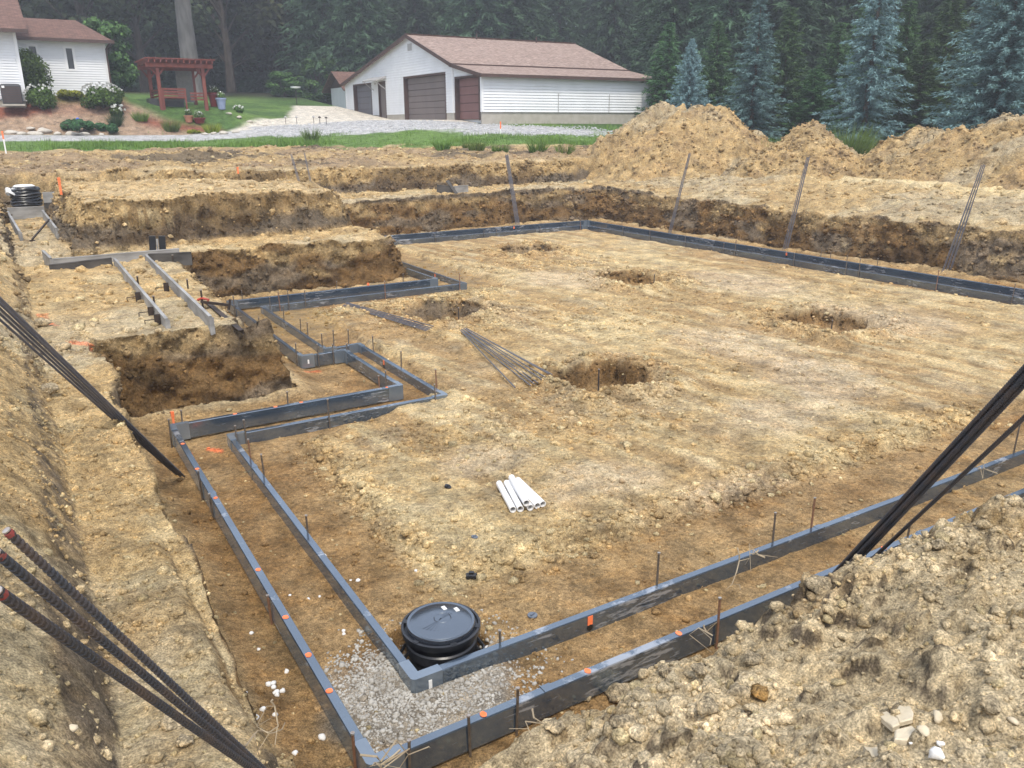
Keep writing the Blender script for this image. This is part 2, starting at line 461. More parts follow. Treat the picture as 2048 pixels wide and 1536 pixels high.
def soil_colour(x, y, z, slope):
    n = len(x)
    sd, pit, near, yard = zone_amp(x, y)
    a = fbm(x, y, 2.6, 4, 301); b = fbm(x, y, 0.6, 4, 311); c = fbm(x, y, 0.18, 3, 321)
    sdp = poly_sd(x, y, PAD)
    col = np.tile(C_TAN, (n, 1))
    col = mixc(col, C_PALE, np.clip(0.45 * smooth(0.0, 0.7, a + 0.3 * c), 0, 1))
    col = mixc(col, C_OCH, 0.75 * smooth(0.05, 0.6, -a + 0.4 * b))
    col = mixc(col, C_GREY, 0.6 * smooth(0.2, 0.7, b))
    wet = np.zeros(n)
    # scrape streaks left by the bucket, and smooth dusty patches
    strk = fbm(x * 3.2 + 0.4 * y, y * 0.38, 0.8, 4, 331)
    col = mixc(col, C_PALE * 1.02, 0.55 * smooth(0.1, 0.6, strk) * pit)
    col = mixc(col, C_OCH * 0.95, 0.50 * smooth(0.15, 0.6, -strk) * pit)
    for (px_, py_, ra, rb) in DUST:
        col = mixc(col, np.array([0.52, 0.43, 0.31]), 0.45 * smooth(1.0, 0.3, np.hypot((x - px_) / ra, (y - py_) / rb) + 0.3 * b))
    # damp trench bottoms
    tr = pit * smooth(-0.05, 0.2, sdp)
    tc = mixc(np.tile(C_OCH * 0.98, (n, 1)), C_WET * 1.45, smooth(-0.3, 0.5, b))
    tc = mixc(tc, C_TAN, 0.35 * smooth(0.1, 0.6, a))
    col = mixc(col, tc[0] * 0 + tc, tr) if False else col + (tc - col) * tr[:, None]
    # footing holes are mixed to a darker brown inside
    for (cx, cy, hx, hy, dp) in HOLES:
        q = np.maximum(np.abs(x - cx) / hx, np.abs(y - cy) / hy)
        col = mixc(col, C_WET * 1.2, 0.8 * smooth(1.10, 0.97, q + 0.08 * b))
    # puddled corner by the small jog
    pud = smooth(1.0, 0.6, np.hypot((x - 4.0) / 1.0, (y - 14.2) / 1.9)) * pit + smooth(1.0, 0.6, np.hypot((x - 8.45) / 0.7, (y - 17.4) / 2.6)) * pit
    col = mixc(col, np.array([0.25, 0.165, 0.062]), 0.8 * np.clip(pud, 0, 1)); wet = np.maximum(wet, 0.9 * pud)
    gv = smooth(0.95, 0.6, np.hypot((x - 1.72) / 0.75, (y - 3.95) / 0.62) + 0.25 * b) * pit
    col = mixc(col, np.array([0.36, 0.33, 0.28]), 0.85 * gv)
    # bench and spoil around the pit
    out = (1 - pit) * (1 - yard)
    oc = mixc(np.tile(C_TAN * 1.10, (n, 1)), C_GREY * 1.10, smooth(-0.35, 0.35, a + 0.25 * b))
    oc = mixc(oc, C_PALE, 0.45 * smooth(0.25, 0.8, b + 0.3 * c))
    oc = mixc(oc, C_OCH, 0.40 * smooth(0.25, 0.8, -b + 0.3 * c))
    oc = oc * (1 - 0.16 * smooth(17.5, 19, x) - 0.08 * smooth(20, 26, y))[:, None]
    col = col + (oc - col) * out[:, None]
    nearc = mixc(np.tile(np.array([0.53, 0.425, 0.262]), (n, 1)), np.array([0.61, 0.50, 0.325]), smooth(-0.3, 0.5, a))
    nearc = mixc(nearc, C_OCH * 1.1, 0.4 * smooth(0.4, 0.8, -b))
    nw = near * out
    col = col + (nearc - col) * nw[:, None]
    # heaps of darker topsoil before the grass
    hp = out * smooth(26.6, 28.0, y)
    hc = mixc(np.tile(C_TOP, (n, 1)), C_TAN * 0.9, smooth(-0.2, 0.4, a))
    hc = mixc(hc, C_CLAY * 0.55, 0.8 * smooth(0.42, 0.62, fbm(x, y, 1.9, 4, 341)))
    col = col + (hc - col) * hp[:, None]
    up = out * smooth(0.3, -0.1, poly_sd(x, y, UPPER))
    col = mixc(col, C_TAN * 1.05 + 0.02, 0.7 * up)
    # packed pale wheel track along the right-hand bank
    trk = out * np.exp(-((x - (23.0 + 0.03 * (y - 12))) / 0.95) ** 2) * smooth(30, 24, y)
    col = mixc(col, C_PALE * 1.12, np.clip(0.75 * trk, 0, 1))
    # cut faces: damp, banded
    st = smooth(0.30, 0.60, slope) * (1 - yard) * smooth(1.6, 1.0, np.abs(sd) * (sd > 0))
    f3 = fbm(x + y, z * 2.2 + 0.2 * (x - y), 0.7, 2, 361)
    f4 = fbm(x - y, z * 3.0, 1.4, 2, 371)
    cc = mixc(np.tile(C_WET * 0.92, (n, 1)), C_DARK, smooth(0.0, 0.5, f3 + 0.25 * (0.5 - z)))
    cc = mixc(cc, C_CLAY, 0.8 * smooth(0.25, 0.45, f4))
    cc = mixc(cc, C_TAN * 0.8, smooth(0.70, 1.05, z + 0.40 * f3) * 0.8)
    col = col + (cc - col) * st[:, None]
    st2 = smooth(0.28, 0.58, slope) * (1 - yard) * smooth(1.0, 1.15, z) * (sd > 0.25)
    zz = np.clip((z - 1.0) / 0.95, 0, 1)
    c2 = mixc(np.tile(C_CLAY * 0.9, (n, 1)), C_TAN * 0.9, smooth(0.42, 0.62, zz + 0.22 * f3))
    c2 = mixc(c2, C_OCH, 0.6 * smooth(0.16, 0.0, zz))
    c2 = mixc(c2, C_DARK, 0.6 * smooth(0.3, 0.6, f4))
    tooth = (np.abs(((x + 0.12 * b + 0.05 * c) / 0.24) % 1.0 - 0.5) < 0.30) * smooth(0.38, 0.5, zz) * smooth(0.9, 0.75, zz) * smooth(1.6, 2.2, x) * smooth(5.4, 4.6, x) * (y < 19)
    c2 = mixc(c2, C_PALE * 0.88, 0.42 * tooth * smooth(-.5, .3, a + .6 * b))
    col = col + (c2 - col) * st2[:, None]
    # the yard
    t = y - yb(x)
    hz = zc_house(x)
    yc = mixc(np.tile(C_LAWN, (n, 1)), C_LAWN2, smooth(-0.4, 0.5, a))
    yc = mixc(yc, C_LAWN2 * 1.15, smooth(8, 3, t) * 0.7)
    e = fbm(x, y, 1.5, 3, 391) * 0.8
    # gravel drive and apron
    dr = smooth(0.4, -0.4, np.abs(y - (45.0 + 0.0 * x) + e * 0.4) - 1.75) * (x < 12) \
       + (x >= 12) * smooth(0.5, -0.5, np.abs(y - np.interp(x, [12,16,20,24,26],[45.2,43.6,41.0,37.2,36.0]) + e) - np.interp(x, [12,20,24,26],[2.6,3.0,1.9,0.2]))
    ap = smooth(0.3, -0.3, poly_sd(x + e * .2, y, [(10.5,46.2),(16,44.6),(22.5,41.0),(22.9,41.0),(22.9,62),(19,62),(15.5,52),(11,47.6)]))
    gm = smooth(0.4, -0.4, poly_sd(x + e, y + e, [(19.5,36.5),(25.5,34.6),(28.0,37.5),(22.5,40.0)]))
    yc = mixc(yc, C_CONC, np.clip(ap, 0, 1))
    yc = mixc(yc, C_GRAV, np.clip(dr + gm, 0, 1))
    # mulch and bare bed in front of the house
    bed = smooth(46.6, 46.9, y + e * .2) * smooth(50.2, 49.4, y) * smooth(9.5, 7.5, x + 0.9 * (y - 48))
    yc = mixc(yc, C_BED, bed)
    mul = smooth(48.7, 49.2, y + e * .3) * smooth(53.0, 52.5, y) * smooth(6.6, 6.0, x) * np.where(x < 2.6, 1.0, 0.35)
    mul = np.maximum(mul, np.exp(-((y - 48.3 + 0.25 * (x - 8)) / 0.45) ** 2) * smooth(6, 7, x) * smooth(11, 10, x))
    yc = mixc(yc, C_MULCH, np.clip(mul, 0, 1))
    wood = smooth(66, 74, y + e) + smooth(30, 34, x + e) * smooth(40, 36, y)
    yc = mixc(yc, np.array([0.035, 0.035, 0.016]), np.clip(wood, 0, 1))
    ye = smooth(-0.35, 0.25, t + 1.3 * fbm(x, y, 1.2, 4, 401))
    col = col + (yc - col) * ye[:, None]
    for (ax, ay, bx, by, w) in SPRAY:
        ex, ey = bx - ax, by - ay; tt = np.clip(((x - ax) * ex + (y - ay) * ey) / (ex * ex + ey * ey + 1e-9), 0, 1)
        dd = np.hypot(x - ax - ex * tt, y - ay - ey * tt)
        col = mixc(col, np.array([0.75, 0.16, 0.06]), 0.75 * smooth(w, w * .4, dd + .35 * w * c) * (0.4 + 0.6 * smooth(-.3, .2, b)))
    return np.clip(col, 0.01, 0.9), np.clip(wet, 0, 1), ye

def ground_material(name, pebbles=True):
    mt = bpy.data.materials.new(name); mt.use_nodes = True
    nt = mt.node_tree; N, L = nt.nodes, nt.links
    b = N["Principled BSDF"]
    b.inputs["Specular IOR Level"].default_value = 0.22
    at = N.new("ShaderNodeAttribute"); at.attribute_name = "soil"
    aw = N.new("ShaderNodeAttribute"); aw.attribute_name = "wet"
    tc = N.new("ShaderNodeTexCoord")
    def noise(sc, det, rgh=0.6):
        n = N.new("ShaderNodeTexNoise"); n.inputs["Scale"].default_value = sc; n.inputs["Detail"].default_value = det
        n.inputs["Roughness"].default_value = rgh
        L.new(tc.outputs["Object"], n.inputs["Vector"]); return n
    def ramp(src, p0, p1, v0, v1):
        r = N.new("ShaderNodeMapRange"); r.inputs[1].default_value, r.inputs[2].default_value = p0, p1
        r.inputs[3].default_value, r.inputs[4].default_value = v0, v1
        L.new(src, r.inputs[0]); return r.outputs[0]
    def mul(col, fac):
        m = N.new("ShaderNodeMixRGB"); m.blend_type = 'MULTIPLY'; m.inputs[0].default_value = 1.0
        L.new(col, m.inputs[1]); L.new(fac, m.inputs[2]); return m.outputs[0]
    n1 = noise(3.1, 8, 0.68); n2 = noise(24.0, 6, 0.72); n3 = noise(110.0, 3, 0.6)
    c = mul(at.outputs["Color"], ramp(n1.outputs[0], 0.36, 0.64, 0.64, 1.36))
    c = mul(c, ramp(n2.outputs[0], 0.36, 0.64, 0.62, 1.38))
    dk = noise(52.0, 4, 0.7); c = mul(c, ramp(dk.outputs[0], 0.35, 0.42, 0.72, 1.0))
    c = mul(c, ramp(n3.outputs[0], 0.38, 0.62, 0.66, 1.34))
    hue = N.new("ShaderNodeMixRGB"); hue.blend_type = 'MULTIPLY'
    hn = noise(7.0, 4); L.new(ramp(hn.outputs[0], 0.45, 0.7, 0.0, 0.55), hue.inputs[0])
    hue.inputs[2].default_value = (1.08, 0.945, 0.73, 1); L.new(c, hue.inputs[1]); c = hue.outputs[0]
    # small embedded stones, paler than the soil
    if pebbles:
        for sc, lo, hi, stren in ((26.0, 0.16, 0.24, 0.5), (60.0, 0.2, 0.3, 0.4)):
            vo = N.new("ShaderNodeTexVoronoi"); vo.inputs["Scale"].default_value = sc; vo.inputs["Randomness"].default_value = 1.0
            L.new(tc.outputs["Object"], vo.inputs["Vector"])
            f = ramp(vo.outputs["Distance"], lo, hi, stren, 0.0)
            sel = ramp(vo.outputs["Color"], 0.55, 0.65, 0.0, 1.0)
            mm = N.new("ShaderNodeMath"); mm.operation = 'MULTIPLY'; L.new(f, mm.inputs[0]); L.new(sel, mm.inputs[1])
            mx = N.new("ShaderNodeMixRGB"); mx.blend_type = 'MIX'
            L.new(mm.outputs[0], mx.inputs[0]); L.new(c, mx.inputs[1])
            pl = N.new("ShaderNodeMixRGB"); pl.blend_type = 'MULTIPLY'; pl.inputs[0].default_value = 1.0
            L.new(c, pl.inputs[1]); pl.inputs[2].default_value = (1.45, 1.45, 1.5, 1); L.new(pl.outputs[0], mx.inputs[2])
            c = mx.outputs[0]
    L.new(c, b.inputs["Base Color"])
    L.new(ramp(aw.outputs["Fac"], 0.0, 1.0, 0.92, 0.22), b.inputs["Roughness"])
    # relief
    bn = noise(38.0, 7, 0.75); bn2 = noise(160.0, 3, 0.6)
    ad = N.new("ShaderNodeMath"); ad.operation = 'MULTIPLY_ADD'; ad.inputs[1].default_value = 0.35
    L.new(bn2.outputs[0], ad.inputs[0]); L.new(bn.outputs[0], ad.inputs[2])
    bp = N.new("ShaderNodeBump"); bp.inputs["Distance"].default_value = 0.026
    L.new(ramp(aw.outputs["Fac"], 0.2, 0.9, 1.0, 0.12), bp.inputs["Strength"])
    b0 = N.new("ShaderNodeBump"); b0.inputs["Distance"].default_value = 0.09; b0.inputs["Strength"].default_value = 0.55
    bl_ = noise(9.0, 4, 0.6); L.new(bl_.outputs[0], b0.inputs["Height"]); L.new(b0.outputs[0], bp.inputs["Normal"])
    L.new(ad.outputs[0], bp.inputs["Height"]); L.new(bp.outputs[0], b.inputs["Normal"])
    return mt
M_GROUND = ground_material("soil_ground")

def set_attrs(me, col, wet):
    a = me.color_attributes.new("soil", 'FLOAT_COLOR', 'POINT')
    a.data.foreach_set("color", np.concatenate([col, np.ones((len(col), 1))], 1).astype(np.float32).ravel())
    w = me.attributes.new("wet", 'FLOAT', 'POINT'); w.data.foreach_set("value", wet.astype(np.float32))
def grid_faces(nx, ny):
    i = np.arange(nx - 1)[None, :] + np.arange(ny - 1)[:, None] * nx
    return np.stack([i, i + 1, i + 1 + nx, i + nx], -1).reshape(-1, 4)
def grid_normals(X, Y, Z):
    P = np.stack([X, Y, Z], -1)
    du = np.gradient(P, axis=1); dv = np.gradient(P, axis=0)
    n = np.cross(du, dv); n /= np.linalg.norm(n, axis=-1, keepdims=True) + 1e-12
    return n
def build_ground():
    xs, ys = grid_lines()
    X, Y = np.meshgrid(xs, ys)
    sh = X.shape
    x, y = X.ravel(), Y.ravel()
    z = Zfull(x, y)
    Z = z.reshape(sh)
    n = grid_normals(X, Y, Z).reshape(-1, 3)
    slope = 1 - n[:, 2]
    # rough, crumbling cut faces: push steep ground in and out along its normal
    r = (vn3(x * 3.5, y * 3.5, z * 6, 501) - .5) * 0.17 + (vn3(x * 9, y * 9, z * 14, 503) - .5) * 0.12 + (vn3(x * 20, y * 20, z * 20, 505) - .5) * 0.03
    amt = smooth(0.25, 0.7, slope) * r * np.where(y < 30, 1.0, 0.0) * (0.35 + 0.65 * smooth(6.0, 9.5, np.hypot(x, y)))
    V = np.stack([x, y, z], 1) + n * amt[:, None]
    col, wet, ye = soil_colour(x, y, z, slope)
    global STEEP
    kk = np.where((slope > .42) & (y > 8) & (y < 27.5) & (x > -1.5) & (x < 19))[0]
    w_ = np.hypot(x[kk], y[kk]); ww_ = (np.gradient(X, axis=1) * np.gradient(Y, axis=0)).ravel()[kk] * 1.0
    STEEP = (V[kk], col[kk], n[kk], ww_ / ww_.sum())
    me = mesh_from("ground", V, grid_faces(sh[1], sh[0]), M_GROUND, True)
    set_attrs(me, col, wet)
    o = obj("ground", me)
    tag(o, "tan and brown dug-up earth of the building pit running out into the yard", kind="structure")
    print("ground verts", len(V))
    return o
GROUND = build_ground()

# ------------------------------------------------------------------ spoil heaps
HEAPV = []
def heap(name, cx, cy, rx, ry, hgt, base, ang, seed, tint, label, peaks=((0,0,1.0),)):
    n = 190
    u = np.linspace(-1.25, 1.25, n)
    U, V = np.meshgrid(u, u)
    ca, sa = math.cos(ang), math.sin(ang)
    X = cx + (U * rx) * ca - (V * ry) * sa; Y = cy + (U * rx) * sa + (V * ry) * ca
    x, y = X.ravel(), Y.ravel()
    h = np.full_like(x, -9.0)
    wu = U.ravel() + fbm(x, y, 1.6, 3, seed) * 0.10; wv = V.ravel() + fbm(x, y, 1.6, 3, seed + 5) * 0.10
    for (pu, pv, ph) in peaks:
        r = np.hypot(wu - pu, wv - pv)
        h = np.maximum(h, np.clip(1.04 * ph - r - 0.08 * np.exp(-(r / 0.16) ** 2), -0.6, 1))
    h = h * hgt
    h = h + smooth(0.0, 0.5, h) * (0.16 * fbm(x, y, 0.9, 4, seed + 9) + 0.07 * fbm(x, y, 0.22, 3, seed + 19))
    z = np.maximum(Zbase(x, y), base - 0.25) + h
    nrm = grid_normals(X, Y, z.reshape(X.shape)).reshape(-1, 3)
    r = (vn3(x * 3, y * 3, z * 3, seed) - .5) * 0.16 + (vn3(x * 9, y * 9, z * 9, seed + 2) - .5) * 0.10
    P = np.stack([x, y, z], 1) + nrm * r[:, None]
    a = fbm(x, y + z, 1.6, 4, seed + 31); b2 = fbm(x + z, y, 0.45, 3, seed + 33)
    col = mixc(np.tile(np.array(tint), (len(x), 1)), C_GREY * 0.9, smooth(-0.1, 0.6, a))
    col = mixc(col, C_OCH * 1.15, 0.40 * smooth(0.2, 0.7, -a + 0.3 * b2))
    col = mixc(col, C_TOP * 0.8, 0.5 * smooth(0.25, 0.7, b2))
    kk = np.where(h > .12)[0]; HEAPV.append((P[kk], np.clip(col[kk], .01, .9), nrm[kk]))
    me = mesh_from(name, P - np.array([cx, cy, base]), grid_faces(n, n), M_GROUND, True)
    set_attrs(me, np.clip(col, .01, .9), np.zeros(len(x)))
    o = obj(name, me, loc=(cx, cy, base))
    return tag(o, label, "dirt pile", "spoil heaps beyond the right bank")
heap("dirt_pile", 23.8, 25.6, 4.0, 3.6, 2.75, 1.55, 0.2, 601, C_TAN*0.90, "tall flat-topped heap of tan soil in front of the smallest blue spruce", ((-.12,.05,.92),(.20,-.05,.97)))
heap("dirt_pile", 24.6, 20.3, 2.5, 2.6, 1.95, 1.5, 0.0, 621, C_TAN*0.88, "pointed orange-brown heap of crumbly soil in the middle of the spoil row", ((0,0,1.0),(-.5,.1,.55)))
heap("dirt_pile", 26.4, 17.2, 2.6, 2.8, 1.75, 1.55, 0.3, 641, C_TAN*0.9, "low tan heap beside the long ridge with a dark clump of sod on its face", ((0,0,.95),(.3,-.4,.9)))
heap("dirt_pile", 27.2, 12.2, 3.6, 5.2, 2.15, 1.5, 0.06, 661, C_TAN*0.85, "long orange-brown ridge of soil at the right-hand edge", ((0,.45,.98),(.05,.1,1.02),(0,-.35,1.0)))
# ================================================================== FOOTING FORMS
def plastic(name, c, scuff, lo, hi, rough):
    mt = pmat(name, c, None, rough=rough, spec=0.5)
    N, L = mt.node_tree.nodes, mt.node_tree.links; b = N["Principled BSDF"]
    tc = N.new("ShaderNodeTexCoord")
    mp = N.new("ShaderNodeMapping"); mp.inputs["Scale"].default_value = (1, 1, 5); L.new(tc.outputs["Object"], mp.inputs[0])
    n1 = N.new("ShaderNodeTexNoise"); n1.inputs["Scale"].default_value = 6; n1.inputs["Detail"].default_value = 7; n1.inputs["Roughness"].default_value = .65
    n2 = N.new("ShaderNodeTexNoise"); n2.inputs["Scale"].default_value = 0.9; n2.inputs["Detail"].default_value = 3
    L.new(mp.outputs[0], n1.inputs["Vector"]); L.new(tc.outputs["Object"], n2.inputs["Vector"])
    ad = N.new("ShaderNodeMath"); ad.operation = 'MULTIPLY'; L.new(n1.outputs[0], ad.inputs[0]); L.new(n2.outputs[0], ad.inputs[1])
    rp = N.new("ShaderNodeMapRange"); rp.inputs[1].default_value, rp.inputs[2].default_value = lo, hi
    L.new(ad.outputs[0], rp.inputs[0])
    n3 = N.new("ShaderNodeTexNoise"); n3.inputs["Scale"].default_value = 2.2; n3.inputs["Detail"].default_value = 5; L.new(tc.outputs["Object"], n3.inputs["Vector"])
    m0 = N.new("ShaderNodeMixRGB"); m0.inputs[1].default_value = (*c, 1); m0.inputs[2].default_value = (c[0]*1.7, c[1]*1.6, c[2]*1.45, 1)
    r3 = N.new("ShaderNodeMapRange"); r3.inputs[1].default_value, r3.inputs[2].default_value = .42, .68; L.new(n3.outputs[0], r3.inputs[0]); L.new(r3.outputs[0], m0.inputs[0])
    mx = N.new("ShaderNodeMixRGB"); mx.inputs[2].default_value = (*scuff, 1); L.new(m0.outputs[0], mx.inputs[1]); L.new(rp.outputs[0], mx.inputs[0])
    L.new(mx.outputs[0], b.inputs["Base Color"])
    b.inputs["Specular IOR Level"].default_value = .5; b.inputs["IOR"].default_value = 2.6; b.inputs["Sheen Weight"].default_value = .08; b.inputs["Sheen Roughness"].default_value = .35; b.inputs["Sheen Tint"].default_value = (.72,.86,1,1); b.inputs["Specular Tint"].default_value = (.82,.92,1,1)
    return mt
M_FORM = plastic("grey_form_plastic", (0.032, 0.047, 0.070), (0.25, 0.26, 0.28), 0.315, 0.37, 0.14)
M_CORNER = plastic("pale_form_plastic", (0.085, 0.108, 0.138), (0.30, 0.29, 0.27), 0.36, 0.42, 0.18)
M_ORANGE = pmat("orange_paint", (0.85, 0.17, 0.05), (0.95, 0.26, 0.11), 30, 0.6)
M_WHITE = pmat("white_label", (0.80, 0.80, 0.78), (0.7, 0.7, 0.69), 60, 0.5)
M_BLACKHOLE = pmat("outlet_hole_dark", (0.008, 0.008, 0.009), (0.015, 0.014, 0.013), 20, 0.45, spec=0.4)  # flat black painted in for the shade inside the drain openings
M_STEEL = pmat("stake_steel", (0.12, 0.095, 0.075), (0.20, 0.17, 0.14), 30, 0.55, 0.2, 80, metal=0.5)
M_STAKETOP = pmat("hammered_stake_top", (0.46, 0.43, 0.39), (0.30, 0.24, 0.2), 60, 0.45, metal=0.6)
M_RUST = pmat("rusty_stake", (0.17, 0.08, 0.045), (0.23, 0.13, 0.08), 30, 0.75, 0.3, 80)
M_REBAR = pmat("mill_scale_rebar", (0.050, 0.052, 0.060), (0.105, 0.075, 0.058), 9, 0.34, 0.0, metal=0.25, contrast=(.45,.75))
M_REBAR2 = pmat("bluish_rebar", (0.11, 0.115, 0.14), (0.18, 0.165, 0.16), 5, 0.36, 0.0, metal=0.25, contrast=(.4,.7))
FW = 0.06
INNER = [(1.65,3.88),(1.65,8.65),(4.26,8.65),(4.26,11.57),(3.72,11.57),(3.72,15.1),(8.0,15.1),(8.0,22.15),(16.3,22.15),(16.3,3.88)]
OUTER = [(1.14,3.30),(1.14,9.10),(3.86,9.10),(3.86,11.10),(3.22,11.10),(3.22,15.58),(7.56,15.58),(7.56,22.75),(16.8,22.75),(16.8,3.30)]
def form_ring(name, pts, z0, z1, label, group):
    root = empty(name, (pts[0][0], pts[0][1], z0), label, "footing form", group)
    ox, oy = pts[0]
    n = len(pts)
    CL = 0.17
    for i in range(n):
        a, b = np.array(pts[i]), np.array(pts[(i + 1) % n])
        L = np.linalg.norm(b - a); d = (b - a) / L
        s = CL; k = 0
        while s < L - CL - 1e-6:
            e = min(s + 3.6, L - CL)
            if L - CL - e < 0.5: e = L - CL
            p, q = a + d * (s - 0.02), a + d * (e + 0.02)
            mb = MB(); h = FW / 2
            x0, x1 = sorted((p[0], q[0])); y0, y1 = sorted((p[1], q[1]))
            if abs(d[0]) > 0.5: y0, y1 = a[1] - h, a[1] + h
            else: x0, x1 = a[0] - h, a[0] + h
            # side faces with a shallow groove, rounded top edges
            bow = random.uniform(-.004, .004)
            mb.box(x0 - ox, x1 - ox, y0 - oy, y1 - oy, 0, z1 - z0 + bow * .5, 0.007)
            mb.build("form_board", M_FORM, root)
            if e < L - CL - 1e-6:
                c = a + d * e; w = h + 0.003
                cb = MB()
                if abs(d[0]) > .5: cb.box(c[0]-.035-ox, c[0]+.035-ox, c[1]-w-oy, c[1]+w-oy, 0.004, z1-z0+0.004, .004)
                else: cb.box(c[0]-w-ox, c[0]+w-ox, c[1]-.035-oy, c[1]+.035-oy, 0.004, z1-z0+0.004, .004)
                cb.build("coupler", M_FORM, root)
            s = e
    for i in range(n):
        p = np.array(pts[i]); a = np.array(pts[i-1]); b = np.array(pts[(i+1) % n])
        da = (a - p) / np.linalg.norm(a - p); db = (b - p) / np.linalg.norm(b - p)
        w = FW / 2 + 0.004
        out = []
        # L-shaped sleeve with a rounded outer corner
        A = p + da * CL; B = p + db * CL
        out.append(A + db * w); out.append(p + da * w + db * w); out.append(B + da * w); out.append(B - da * w)
        for t in np.linspace(0, 1, 6):
            ang = t * math.pi / 2; R = 0.034
            c = p - da * (w - R) - db * (w - R)
            out.append(c - da * R * math.cos(ang) - db * R * math.sin(ang))
        out.append(A - db * w)
        if np.cross(da, db) < 0: pass
        poly = [(q[0]-ox, q[1]-oy) for q in out]
        ar = sum(poly[k][0]*poly[(k+1)%len(poly)][1]-poly[(k+1)%len(poly)][0]*poly[k][1] for k in range(len(poly)))
        if ar < 0: poly = poly[::-1]
        mb = MB(); mb.prism(poly, -0.003, z1 - z0 + 0.005)
        mb.build("corner_piece", M_CORNER, root)
    return root
random.seed(4)
ZI, ZO = 0.16, 0.23
ring_in = form_ring("inner_footing_form", INNER, 0.0, ZI, "inner ring of dark grey plastic footing forms beside the black sump basin", "footing form rings")
ring_out = form_ring("outer_footing_form", OUTER, 0.05, ZO, "outer ring of dark grey plastic footing forms nearest the dirt banks", "footing form rings")
def part_at(mb, name, mat, root):
    l = root.location
    mb.v = [(v[0]-l[0], v[1]-l[1], v[2]-l[2]) for v in mb.v]
    return mb.build(name, mat, root)
def top_mark(u, v, z, root, rx=.020, ry=.024):
    p = atZ(u, v, z)
    if rx < ry: p[0] = 1.14 + random.uniform(-.006,.006) if u < 700 else p[0]; p[1] = 3.30 + random.uniform(-.006,.006) if u > 900 else p[1]
    else: p[1] = 9.10
    mb = MB(); k = 10
    mb.prism([(p[0]+rx*math.cos(2*math.pi*i/k)*random.uniform(.85,1.1), p[1]+ry*math.sin(2*math.pi*i/k)*random.uniform(.85,1.1)) for i in range(k)], z+.001, z+.0035)
    part_at(mb, "paint_mark", M_ORANGE, root)
for u, v in ((364,888),(393,938),(427,997),(511,1141),(563,1237),(611,1312),(650,1385)):
    p = atZ(u, v, ZO); top_mark(*((u, v)), ZO, ring_out)
for u, v in ((966,1428),(1171,1338),(1347,1259),(1745,1085)): top_mark(u, v, ZO, ring_out)
for u, v in ((470,828),(551,814),(606,808),(772,773)): top_mark(u, v, ZO, ring_out, .024, .020)
def outlet(u, v, plane, val, zc, face):
    """drain opening in a form's face with an orange stripe sprayed above it"""
    p = atY(u, v, val) if plane == 'y' else atX(u, v, val)
    mb = MB(); r = .024
    t = np.array([1,0,0]) if plane == 'y' else np.array([0,1,0]); nrm = np.array([0,face,0]) if plane == 'y' else np.array([face,0,0])
    c = np.array([p[0], p[1], zc])
    ring = [c + t*r*math.cos(2*math.pi*k/12) + np.array([0,0,r*math.sin(2*math.pi*k/12)]) for k in range(12)]
    mb.add([q for q in ring] + [q + nrm*.004 for q in ring], [tuple(range(12,24))] + [(k,(k+1)%12,12+(k+1)%12,12+k) for k in range(12)])
    root = ring_in
    part_at(mb, "drain_outlet", M_BLACKHOLE, root)
    m2 = MB(); m2.obox(c + np.array([0,0,.055]) + nrm*.0015, t, nrm, np.array([0,0,1.]), .021, .0015, .035)
    part_at(m2, "paint_mark", M_ORANGE, root)
outlet(1180, 1250, 'y', 3.88-FW/2-.001, .062, -1)
outlet(768, 732, 'x', 4.26-FW/2-.001, .062, -1)
outlet(1028, 455, 'y', 22.75-FW/2-.001, .12, -1)
outlet(1573, 508, 'x', 16.8-FW/2-.001, .12, -1)
outlet(870, 555, 'x', 8.0-FW/2-.001, .062, -1)
def sticker(x, y, z, plane, root):
    mb = MB()
    if plane == 'y': mb.box(x-.011, x+.011, y-.0015, y+.0015, z-.03, z+.03)
    else: mb.box(x-.0015, x+.0015, y-.011, y+.011, z-.03, z+.03)
    part_at(mb, "white_sticker", M_WHITE, root)
sticker(1.735, 3.88-FW/2-.0055, .095, 'y', ring_in)
sticker(3.30, 11.10-FW/2-.0055, .14, 'y', ring_out)

# ------------------------------------------------------------------ stakes
ORD = ["first","second","third","fourth","fifth","sixth","seventh","eighth","ninth","tenth","eleventh","twelfth","thirteenth","fourteenth","fifteenth"]
def stake(P, label, group, mat=None, r=.0085, tilt=None):
    tx, ty = tilt if tilt else (random.uniform(-.03,.03), random.uniform(-.03,.03))
    z0 = -0.12; H = P[2]-z0
    e = empty("form_stake", (P[0]-tx*H, P[1]-ty*H, z0), label, "stake", group)
    m1 = MB(); m1.tube([(0,0,0),(tx*(H-.012),ty*(H-.012),H-.012)], r, 7); m1.build("shaft", mat or M_STEEL, e, smooth_shade=True)
    m2 = MB(); m2.tube([(tx*(H-.012),ty*(H-.012),H-.012),(tx*H,ty*H,H)], [r*1.25,r*1.45], 7); m2.build("flattened_head", M_STAKETOP, e)
    return e
def stakes(run, plane, val, pix, group):
    for i, (u, v) in enumerate(pix):
        P = atY(u, v, val) if plane == 'y' else atX(u, v, val)
        P[2] = min(max(P[2], .24), .75)
        stake(P, f"{ORD[i]} steel stake {run}", group, M_RUST if (u*7+v) % 5 == 0 else None)
G1 = "steel stakes holding the footing forms"
o5 = FW/2 + .014
stakes("from the near corner along the inner left form", 'x', 1.65+o5, [(612,1030),(522,908),(496,878),(470,851)], G1)
stakes("from the left along the near inner form", 'y', 3.88+o5, [(1000,1288),(1318,1105),(1551,1025),(1630,995),(2040,848)], G1)
stakes("from the left along the near outer form", 'y', 3.30-o5, [(818,1480),(937,1430),(1036,1375),(1440,1195),(1820,1048)], G1)
